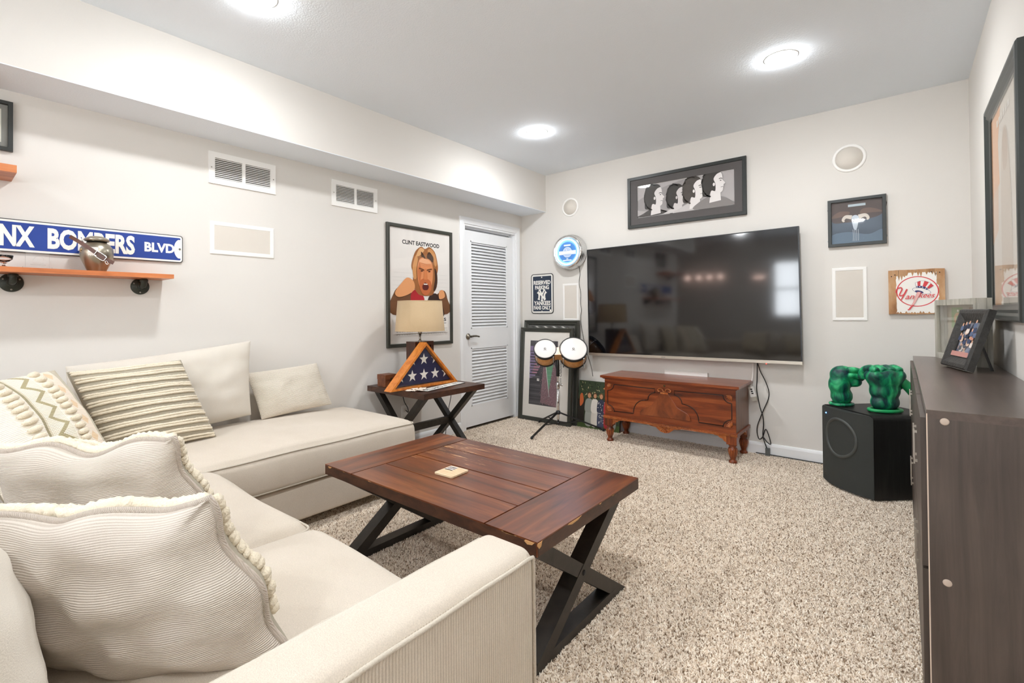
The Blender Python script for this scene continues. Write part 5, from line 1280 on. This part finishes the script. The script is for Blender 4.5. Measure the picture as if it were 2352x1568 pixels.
def gloves():
    m, N, L, B = nt('green_plush'); co = coords(N, L, 'Object', (9, 9, 5))
    n = N.new('ShaderNodeTexNoise'); n.inputs['Scale'].default_value = 1.6; n.inputs['Detail'].default_value = 6; n.inputs['Distortion'].default_value = 1.2; L.new(co, n.inputs[0])
    r = ramp(N, [(.34, '#0a2f38'), (.45, '#0b5f4a'), (.56, '#139a62'), (.70, '#4ccf8a')]); L.new(n.outputs[0], r.inputs[0]); L.new(r.outputs[0], B.inputs['Base Color']); B.inputs['Roughness'].default_value = .45
    bump(N, L, B, n.outputs[0], .5, .01)
    R = Vector((.757, .653, 0)); F = Vector((-.653, .757, 0))          # right / away for a viewer at the sofa
    def fr(o): return Matrix(((R.x, F.x, 0, o.x), (R.y, F.y, 0, o.y), (0, 0, 1, o.z), (0, 0, 0, 1)))
    I = None
    o1 = Vector((2.945, -.415, SUBZ+.012))
    t = thing('padded_glove', 'green padded toy glove curled to the right, left one of two on the subwoofer', 'glove', o1, 'green padded gloves')
    voxel('palm', [((0, 0, .055), (.066, .058, .065), I), ((-.014, 0, .13), (.064, .062, .08), I), ((.006, 0, .195), (.074, .066, .062), I), ((.062, -.01, .205), (.052, .058, .040), I), ((.068, -.02, .150), (.042, .054, .036), I), ((.036, 0, .165), (.05, .056, .05), I)], .008, [m], t, fr(o1), 5)
    for k, z in enumerate((.226, .190)):
        P = [fr(o1) @ Vector(p) for p in ((.00, -.052, z+.008), (.045, -.066, z+.006), (.092, -.052, z-.010), (.108, -.015, z-.026))]
        G().tube(spline(P, 4), [.012]+[.019]*11+[.013], 10).make('finger', m, t)
    G().tube([fr(o1) @ Vector((.064*math.cos(q), .056*math.sin(q), .002)) for q in [2*PI*k/30 for k in range(30)]], .010, 8, True).make('cuff', m, t)
    o2 = Vector((3.170, -.50, SUBZ+.012))
    t = thing('padded_glove', 'green padded toy glove with flat back facing out, right one of two on the subwoofer', 'glove', o2, 'green padded gloves')
    voxel('palm', [((0, 0, .05), (.085, .06, .06), I), ((0, 0, .12), (.09, .066, .07), I), ((0, 0, .19), (.105, .072, .065), I), ((-.07, 0, .215), (.046, .06, .042), I), ((.07, 0, .215), (.05, .06, .045), I), ((0, -.005, .228), (.06, .062, .036), I), ((.09, .02, .16), (.045, .05, .04), I)], .009, [m], t, fr(o2))
    for k, x in enumerate((-.075, -.027, .022, .07)):
        P = [fr(o2) @ Vector(p) for p in ((x, -.035, .242), (x, .015, .258), (x, .07, .235), (x, .085, .185))]
        G().tube(spline(P, 4), [.018]+[.025]*11+[.018], 10).make('finger', m, t)
    P = [fr(o2) @ Vector(p) for p in ((.09, -.01, .185), (.118, -.03, .15), (.142, -.04, .115), (.148, -.035, .095))]
    G().tube(spline(P, 4), [.024]+[.028]*10+[.022, .012], 10).make('thumb', mat('green_plush_light', '#1f9e5c', .45, var=.25, vscale=14), t)
    G().tube([fr(o2) @ Vector((.090*math.cos(q), .060*math.sin(q), .002)) for q in [2*PI*k/30 for k in range(30)]], .0105, 8, True).make('cuff', mat('green_plush_light', '#1f9e5c', .45, var=.25, vscale=14), t)
gloves()

# ================================================================== LOW CABINET on the right wall
def cabinet():
    x0, x1, y0, y1, zt = 3.302, 3.600, -2.640, -.645, .880
    t = thing('low_cabinet', 'long dark espresso cabinet along the right wall', 'cabinet', ((x0+x1)/2, (y0+y1)/2, FZ))
    es = wood('espresso', ('#3f352f', '#4d423b', '#5a4e46'), (40, 40, 2.2), .42, 0, .06, ('#9c8f84', (70, 70, 40), .80)); est = wood('espresso_top', ('#473b35', '#53463f', '#5d5048'), (40, 2.2, 40), .30, .25, .05)
    edge = mat('chipped_edge', '#c9b5a4', .6)
    th = .022
    G().box(x0, x1-.002, y0, y1, zt-th, zt).make('top', est, t, bevel=.0015)
    G().box(x0+.002, x1-.002, y0+.0005, y0+th, FZ, zt-th).make('side', es, t, bevel=.001); G().box(x0+.002, x1-.002, y1-th, y1, FZ, zt-th).make('side', es, t, bevel=.001)
    G().box(x0+.004, x1-.004, y0+th, y1-th, .03, .052).make('bottom', es, t); G().box(x1-.010, x1-.003, y0+th, y1-th, .052, zt-th).make('back', es, t); G().box(x0+.03, x0+.045, y0+th, y1-th, FZ, .03).make('plinth', es, t)
    n = 4; dw = (y1-y0-2*th)/n; silver = mat('handle_metal', '#b9b2a8', .35, metal=.8)
    for i in range(n):
        a, b = y0+th+i*dw, y0+th+(i+1)*dw
        if i: G().box(x0+.004, x1-.01, a-.009, a+.009, .052, zt-th).make('divider', es, t)
        for (za, zb) in ((.056, .44), (.448, zt-th-.004)):
            d = G().box(x0-.012, x0+.003, a+.003, b-.003, za, zb).make('door', es, t, bevel=.0015)
            hy = b-.05 if i % 2 == 0 else a+.05
            hz = (za+zb)/2+(.09 if za < .2 else .03)
            g = G(); g.box(x0-.022, x0-.018, hy-.006, hy+.006, hz-.06, hz+.06)
            for q in (hz-.05, hz+.05): g.box(x0-.019, x0-.0115, hy-.004, hy+.004, q-.004, q+.004)
            g.make('handle', silver, d)
    for z in (.852, .426):
        G().lathe([(.0095, 0), (.0095, .0012), (.007, .002), (0, .002)], (x0+.036, y0+.0004, z), -Y, 16).make('screw_cap', mat('cap_beige', '#b9a899', .5), t)
    G().box(x0-.0005, x0+.0022, y0-.0004, y0+.0012, .02, zt-.01).make('edge_banding', edge, t)
cabinet()
# shadow box leaning near the corner
GREYW = wood('grey_barnwood', ('#9c998c', '#bcb9ac', '#d6d3c8'), (30, 30, 4), .8, 0, .5)
def shadowbox():
    o = Vector((3.398, -.672, .8805)); U = Vector((.118, -.560, 0)); w = U.length; U.normalize(); N = U.cross(Z); N = N if N.x < 0 else -N; h = .322; d = .056; f = .030
    t = thing('shadow_box', 'grey barnwood shadow box with baseball keepsakes on the cabinet', 'display case', o)
    # keep the depth toward the wall
    B_ = -N
    for nm, q in (('rail', [(0, 0), (w, 0), (w, f), (0, f)]), ('rail', [(0, h-f), (w, h-f), (w, h), (0, h)]), ('stile', [(0, f), (f, f), (f, h-f), (0, h-f)]), ('stile', [(w-f, f), (w, f), (w, h-f), (w-f, h-f)])):
        G().prism(q, o, U, Z, B_*.014).make(nm, GREYW, t, bevel=.0015)
    g = G()
    e = .012
    for k, (a, b) in enumerate(((.0142, .037), (.038, d))):
        G().prism([(w-e, 0), (w, 0), (w, h), (w-e, h)], o+B_*a, U, Z, B_*(b-a)).make('plank', GREYW, t, bevel=.0015)
        G().prism([(0, 0), (e, 0), (e, h), (0, h)], o+B_*a, U, Z, B_*(b-a)).make('plank', GREYW, t, bevel=.0015)
    G().prism([(e, 0), (w-e, 0), (w-e, e), (e, e)], o+B_*.0142, U, Z, B_*(d-.0142)).make('bottom', GREYW, t); G().prism([(e, h-e), (w-e, h-e), (w-e, h), (e, h)], o+B_*.0142, U, Z, B_*(d-.0142)).make('top', GREYW, t)
    G().prism([(e, e), (w-e, e), (w-e, h-e), (e, h-e)], o+B_*(d-.006), U, Z, B_*.005).make('back_board', mat('case_back', '#b3ab98', .8), t)
    a = Art(o+B_*(d-.0062), U, Z, N)
    a.poly([(.08, .17), (.24, .17), (.24, .28), (.08, .28)], '#93a877'); a.ell(.17, .22, .055, .032, '#c9a57a'); a.ell(.17, .222, .022, .014, '#9fb57f'); a.ell(.175, .262, .012, .006, '#e9e6df')
    a.blob([(.10, .04), (.11, .13), (.15, .15), (.18, .12), (.17, .04)], '#d8d5cf'); a.blob([(.13, .05), (.14, .13), (.16, .13), (.16, .05)], '#8d8a84'); a.blob([(.23, .05), (.24, .10), (.29, .11), (.30, .05)], '#a9c4d0'); a.ell(.26, .13, .02, .022, '#d9b48c')
    a.poly([(.30, .03), (.36, .03), (.42, .28), (.33, .28)], '#a58f76'); a.poly([(.36, .22), (.52, .22), (.52, .26), (.36, .26)], '#b5453f'); a.poly([(.38, .17), (.52, .17), (.52, .21), (.38, .21)], '#6b655c'); a.rect(.08, .015, .40, .028, '#c9b26a')
    a.make('keepsake_print', t)
    G().prism([(f*.7, f*.7), (w-f*.7, f*.7), (w-f*.7, h-f*.7), (f*.7, h-f*.7)], o+B_*.008, U, Z, B_*.002).make('glass', glass_mat(), t)
shadowbox()
def small_frame():
    o = Vector((3.400, -1.236, .8870)); U = Vector((.065, -.283, 0)); w = U.length; U.normalize(); Nh = Vector((U.y, -U.x, 0)); Nh = Nh if Nh.x < 0 else -Nh
    V = (Z*.262-Nh*.076).normalized(); h = .273; N = (Nh*.262+Z*.076).normalized(); f = .058
    bw = mat('black_barnwood', '#34322f', .5, var=.25, vscale=60, bmp=.3, bscale=90)
    t = thing('standing_photo', 'black distressed photo frame tilted back on its stand on the cabinet', 'picture frame', o)
    frame_ring(G(), o, U, V, N, w, h, f, [(0, -.020), (0, .004), (.10, .010), (.35, .010), (.55, .004), (.85, -.004), (1, -.006), (1, -.012)]).make('frame', bw, t)
    G().prism([(.006, .006), (w-.006, .006), (w-.006, h-.006), (.006, h-.006)], o-N*.0195, U, V, N*.005).make('backing', BLACK, t)
    a = Art(o-N*.0125, U, V, N); q = f*.93; a.rect(q, q, w-q, h-q, '#8b93a8')
    rr = random.Random(3)
    for k in range(26):
        x = q+.01+(w-2*q-.02)*rr.random(); y_ = q+.01+(h-2*q-.02)*(k/26); a.blob([(x-.014, y_-.012), (x-.012, y_+.008), (x+.012, y_+.008), (x+.014, y_-.012)], rr.choice(['#3f4a66', '#e6d9cf', '#c98f79', '#5d6a86', '#d8b9a4', '#2c3447'])); a.ell(x, y_+.014, .007, .008, '#d9a98c')
    a.rect(q, q, w-q, q+.022, '#c58f86'); a.make('print', t)
    G().prism([(f*.9, f*.9), (w-f*.9, f*.9), (w-f*.9, h-f*.9), (f*.9, h-f*.9)], o-N*.0085, U, V, N*.001).make('glass', glass_mat(), t)
    top = o+U*(w*.62)+V*(h*.62)-N*.02; ft = o+U*(w*.66)-Nh*.110; ft.z = .8815
    g = G(); g.bar(top, ft, .022, .003, (U).normalized().cross((ft-top).normalized())); g.make('easel_leg', BLACK, t)
small_frame()
def art_bigposter(a, w, h, f):
    a.rect(f*.9, f*.9, w-f*.9, h-f*.9, '#d9d0c4')
    a.poly([(f, h*.55), (f, h-f), (w*.40, h-f), (w*.30, h*.78), (w*.34, h*.6)], '#e6a670'); a.poly([(f, h*.35), (f, h*.56), (w*.3, h*.6), (w*.28, h*.4)], '#dfb694')
    a.blob([(w*.40, h*.15), (w*.38, h*.55), (w*.44, h*.78), (w*.55, h*.80), (w*.62, h*.70), (w*.68, h*.45), (w*.66, h*.15)], '#c8b8a6'); a.blob([(w*.46, h*.64), (w*.45, h*.76), (w*.52, h*.80), (w*.58, h*.75), (w*.57, h*.64)], '#b9a08a')
    for k in range(6): a.rect(w*.28+k*.06, h-f-.075, w*.28+k*.06+.035, h-f-.045, '#efe9df', keep=True)
PBIG = [(0, 0), (0, .020), (.10, .026), (.30, .027), (.45, .020), (.62, .023), (.80, .015), (1, .011), (1, .005)]
picture('framed_poster', 'large black framed faded poster on the right wall above the cabinet', 'poster', (W-.002, -.985, 1.100), -Y, Z, -X, .872, 1.022, .075, PBIG, mat('black_satin_frame', '#2c312f', .32, spec=.6), art=art_bigposter)

# ================================================================== SHELVES on the vent wall
SHW = wood('orange_pine', ('#a8582c', '#cf7a45', '#dd9460'), (24, 2.2, 24), .45, .15, .1)
def shelf(label, y0, y1, d, z0, z1, flanges):
    t = thing('pipe_shelf', label, 'shelf', (0, y1, z0), 'orange pine shelves')
    G().box(.002, d, y0, y1, z0, z1).make('board', SHW, t, bevel=.002)
    for y in flanges:
        z = z0-.040
        f = G().lathe([(0, .0005), (.044, .0005), (.045, .006), (.042, .009), (.022, .010), (.020, .022), (0, .022)], (0, y, z), X, 28).make('pipe_flange', IRON, t)
        g = G(); g.tube(spline([(.02, y, z), (.05, y, z), (.072, y, z+.004), (.080, y, z+.018), (.080, y, z0-.0005)], 5), .0145, 12); g.lathe([(.019, 0), (.020, .012), (.016, .016)], (.08, y, z0-.017), Z, 14); g.lathe([(.017, 0), (.0195, .002), (.0195, .02), (.017, .022)], (.026, y, z), X, 14); g.make('pipe_elbow', IRON, f)
        for k in range(3):
            q = math.radians(30+120*k); G().lathe([(.0045, 0), (.004, .003), (0, .0035)], (.009, y+.033*math.cos(q), z+.033*math.sin(q)), X, 8).make('screw', STEEL, f)
shelf('lower orange pine shelf on black pipe brackets under the street sign', -4.85, -3.515, .20, 1.354, 1.377, (-4.145, -3.626))
shelf('upper orange pine shelf end at the left edge below the framed print', -4.95, -4.145, .22, 1.803, 1.837, (-4.70,))
def urn():
    c = Vector((.095, -3.835, 1.3775)); t = thing('metal_urn', 'pewter urn with a lid on the lower shelf in front of the sign', 'urn', c)
    pw = mat('pewter', '#a8a090', .3, metal=1, var=.05, vscale=30)
    k_ = .84
    G().lathe([(r*k_, h) for r, h in ((0, 0), (.043, 0), (.046, .004), (.060, .030), (.078, .065), (.085, .095), (.081, .122), (.064, .143), (.050, .150), (.049, .158), (0, .158))], c, Z, 40).make('body', pw, t)
    G().lathe([(r*.92, h) for r, h in ((.050, .1585), (.056, .160), (.060, .166), (.055, .171), (.047, .176), (.030, .184), (0, .187))], c, Z, 40).make('lid', pw, t)
    d = Vector((.80, -.60, 0)).normalized(); s = Vector((-d.y, d.x, 0))
    g = G(); lab = []
    for r_, zz in ((.0725, .058), (.0852, .095), (.0805, .122)):
        lab.append([c+(d*math.cos(q)+s*math.sin(q))*(r_*k_+.0012)+Z*zz for q in [-.05+.12*k for k in range(6)]])
    vs = [g.verts(r) for r in lab]
    for A_, B_ in zip(vs, vs[1:]):
        for k in range(5): g.face([A_[k], A_[k+1], B_[k+1], B_[k]])
    g.make('paper_label', mat('label_white', '#f3f0ea', .6), t)
    for du, dz in ((-.62, .098), (-.56, .108), (-.68, .106), (-.62, .113)): q = du; G().ball(c+(d*math.cos(q)+s*math.sin(q))*.0845*k_+Z*dz, .0042, 6).make('paw_mark', mat('brass_mark', '#b9a27a', .3, metal=1), t)
    # dog collar draped around the neck
    t2 = thing('dog_collar', 'brown leather collar with a metal buckle draped over the pewter urn', 'collar', c+Z*.15)
    lea = mat('brown_leather', '#5a3527', .45, var=.15, vscale=40)
    P = spline([c+d*.075-s*.080+Z*.172, c+d*.086-s*.042+Z*.150, c+d*.090+s*.000+Z*.122, c+d*.093+s*.040+Z*.092, c+d*.093+s*.082+Z*.060, c+d*.088+s*.118+Z*.040], 6)
    g = G()
    for off in (0,):
        A_ = []
        for i, p in enumerate(P):
            tt = (P[min(i+1, len(P)-1)]-P[max(i-1, 0)]).normalized(); w_ = d.cross(tt).normalized()
            A_.append(g.verts([p+w_*.009+d*.0015, p-w_*.009+d*.0015, p-w_*.009-d*.0015, p+w_*.009-d*.0015]))
        for a_, b_ in zip(A_, A_[1:]):
            for k in range(4): g.face([a_[k], a_[(k+1) % 4], b_[(k+1) % 4], b_[k]])
        g.face(A_[0]); g.face(A_[-1])
    g.make('strap', lea, t2)
    p0 = c+d*.097+s*.064+Z*.074; tt = (s*.045-Z*.034).normalized(); w_ = d.cross(tt).normalized()
    pts = [p0+tt*a_+w_*b_ for a_, b_ in ((-.022, -.013), (.022, -.013), (.026, 0), (.022, .013), (-.022, .013), (-.025, 0))]
    G().tube(spline(pts, 3, True), .0028, 6, True).make('buckle', CHROME, t2)
    G().tube([p0+tt*.035+Z*(-.012)+(tt*math.cos(q)+Z*math.sin(q))*.008 for q in [2*PI*k/16 for k in range(16)]], .0012, 5, True).make('tag_ring', CHROME, t2)
urn()
gm, N, L, B = nt('clear_glass'); B.inputs['Transmission Weight'].default_value = 1; B.inputs['Roughness'].default_value = .02; B.inputs['IOR'].default_value = 1.45; B.inputs['Base Color'].default_value = (1, 1, 1, 1)
t = thing('glass_plaque', 'clear engraved glass plaque on the lower shelf left of the urn', 'plaque', (.10, -4.06, 1.3775))
G().box(.094, .106, -4.105, -4.02, 1.378, 1.455).make('plate', gm, t, bevel=.003); G().box(.085, .115, -4.115, -4.01, 1.3772, 1.388).make('base', gm, t, bevel=.002)
a = Art((.1065, -4.10, 1.385), Y, Z, X); a.rect(.012, .012, .068, .0145, '#b9b5ae'); a.rect(.02, .022, .06, .0235, '#c4c0b9'); a.stroke([(.02, .035), (.035, .055), (.055, .05), (.06, .035)], .0012, '#c4c0b9'); a.make('engraving', t)
t = thing('glass_cup', 'small clear glass cup at the left edge of the lower shelf', 'cup', (.10, -4.178, 1.3775))
G().lathe([(0, .0), (.018, 0), (.020, .004), (.006, .010), (.006, .018), (.030, .040), (.034, .058), (.032, .058), (.027, .040), (0, .022)], (.10, -4.178, 1.3775), Z, 24).make('bowl', gm, t)

# ================================================================== BACK OF THE ROOM (seen in the TV screen)
GLOBE = mat('globe_glass', '#fff0ea', .3, emit='#ffd9cc', es=9)
t = thing('bar_light', 'four globe bar light on the far wall behind the sofa', 'lamp', (-.02, REAR+.02, 1.88))
G().box(-.42, .38, REAR+.002, REAR+.03, 1.85, 1.92).make('back_plate', STEEL, t, bevel=.004)
for x in (-.36, -.12, .10, .32): G().tube([(x, REAR+.03, 1.885), (x, REAR+.10, 1.885)], .012, 8).make('arm', STEEL, t); G().ball((x, REAR+.13, 1.885), .055, 16).make('globe', GLOBE, t)
t = thing('wall_sconce', 'small two bulb wall sconce beside the far window', 'lamp', (1.05, REAR+.02, 1.8))
G().box(.95, 1.15, REAR+.002, REAR+.025, 1.76, 1.82).make('back_plate', STEEL, t, bevel=.004)
for x in (1.0, 1.1): G().tube([(x, REAR+.02, 1.79), (x, REAR+.07, 1.80)], .010, 8).make('arm', STEEL, t); G().ball((x, REAR+.09, 1.83), .04, 14).make('globe', GLOBE, t)
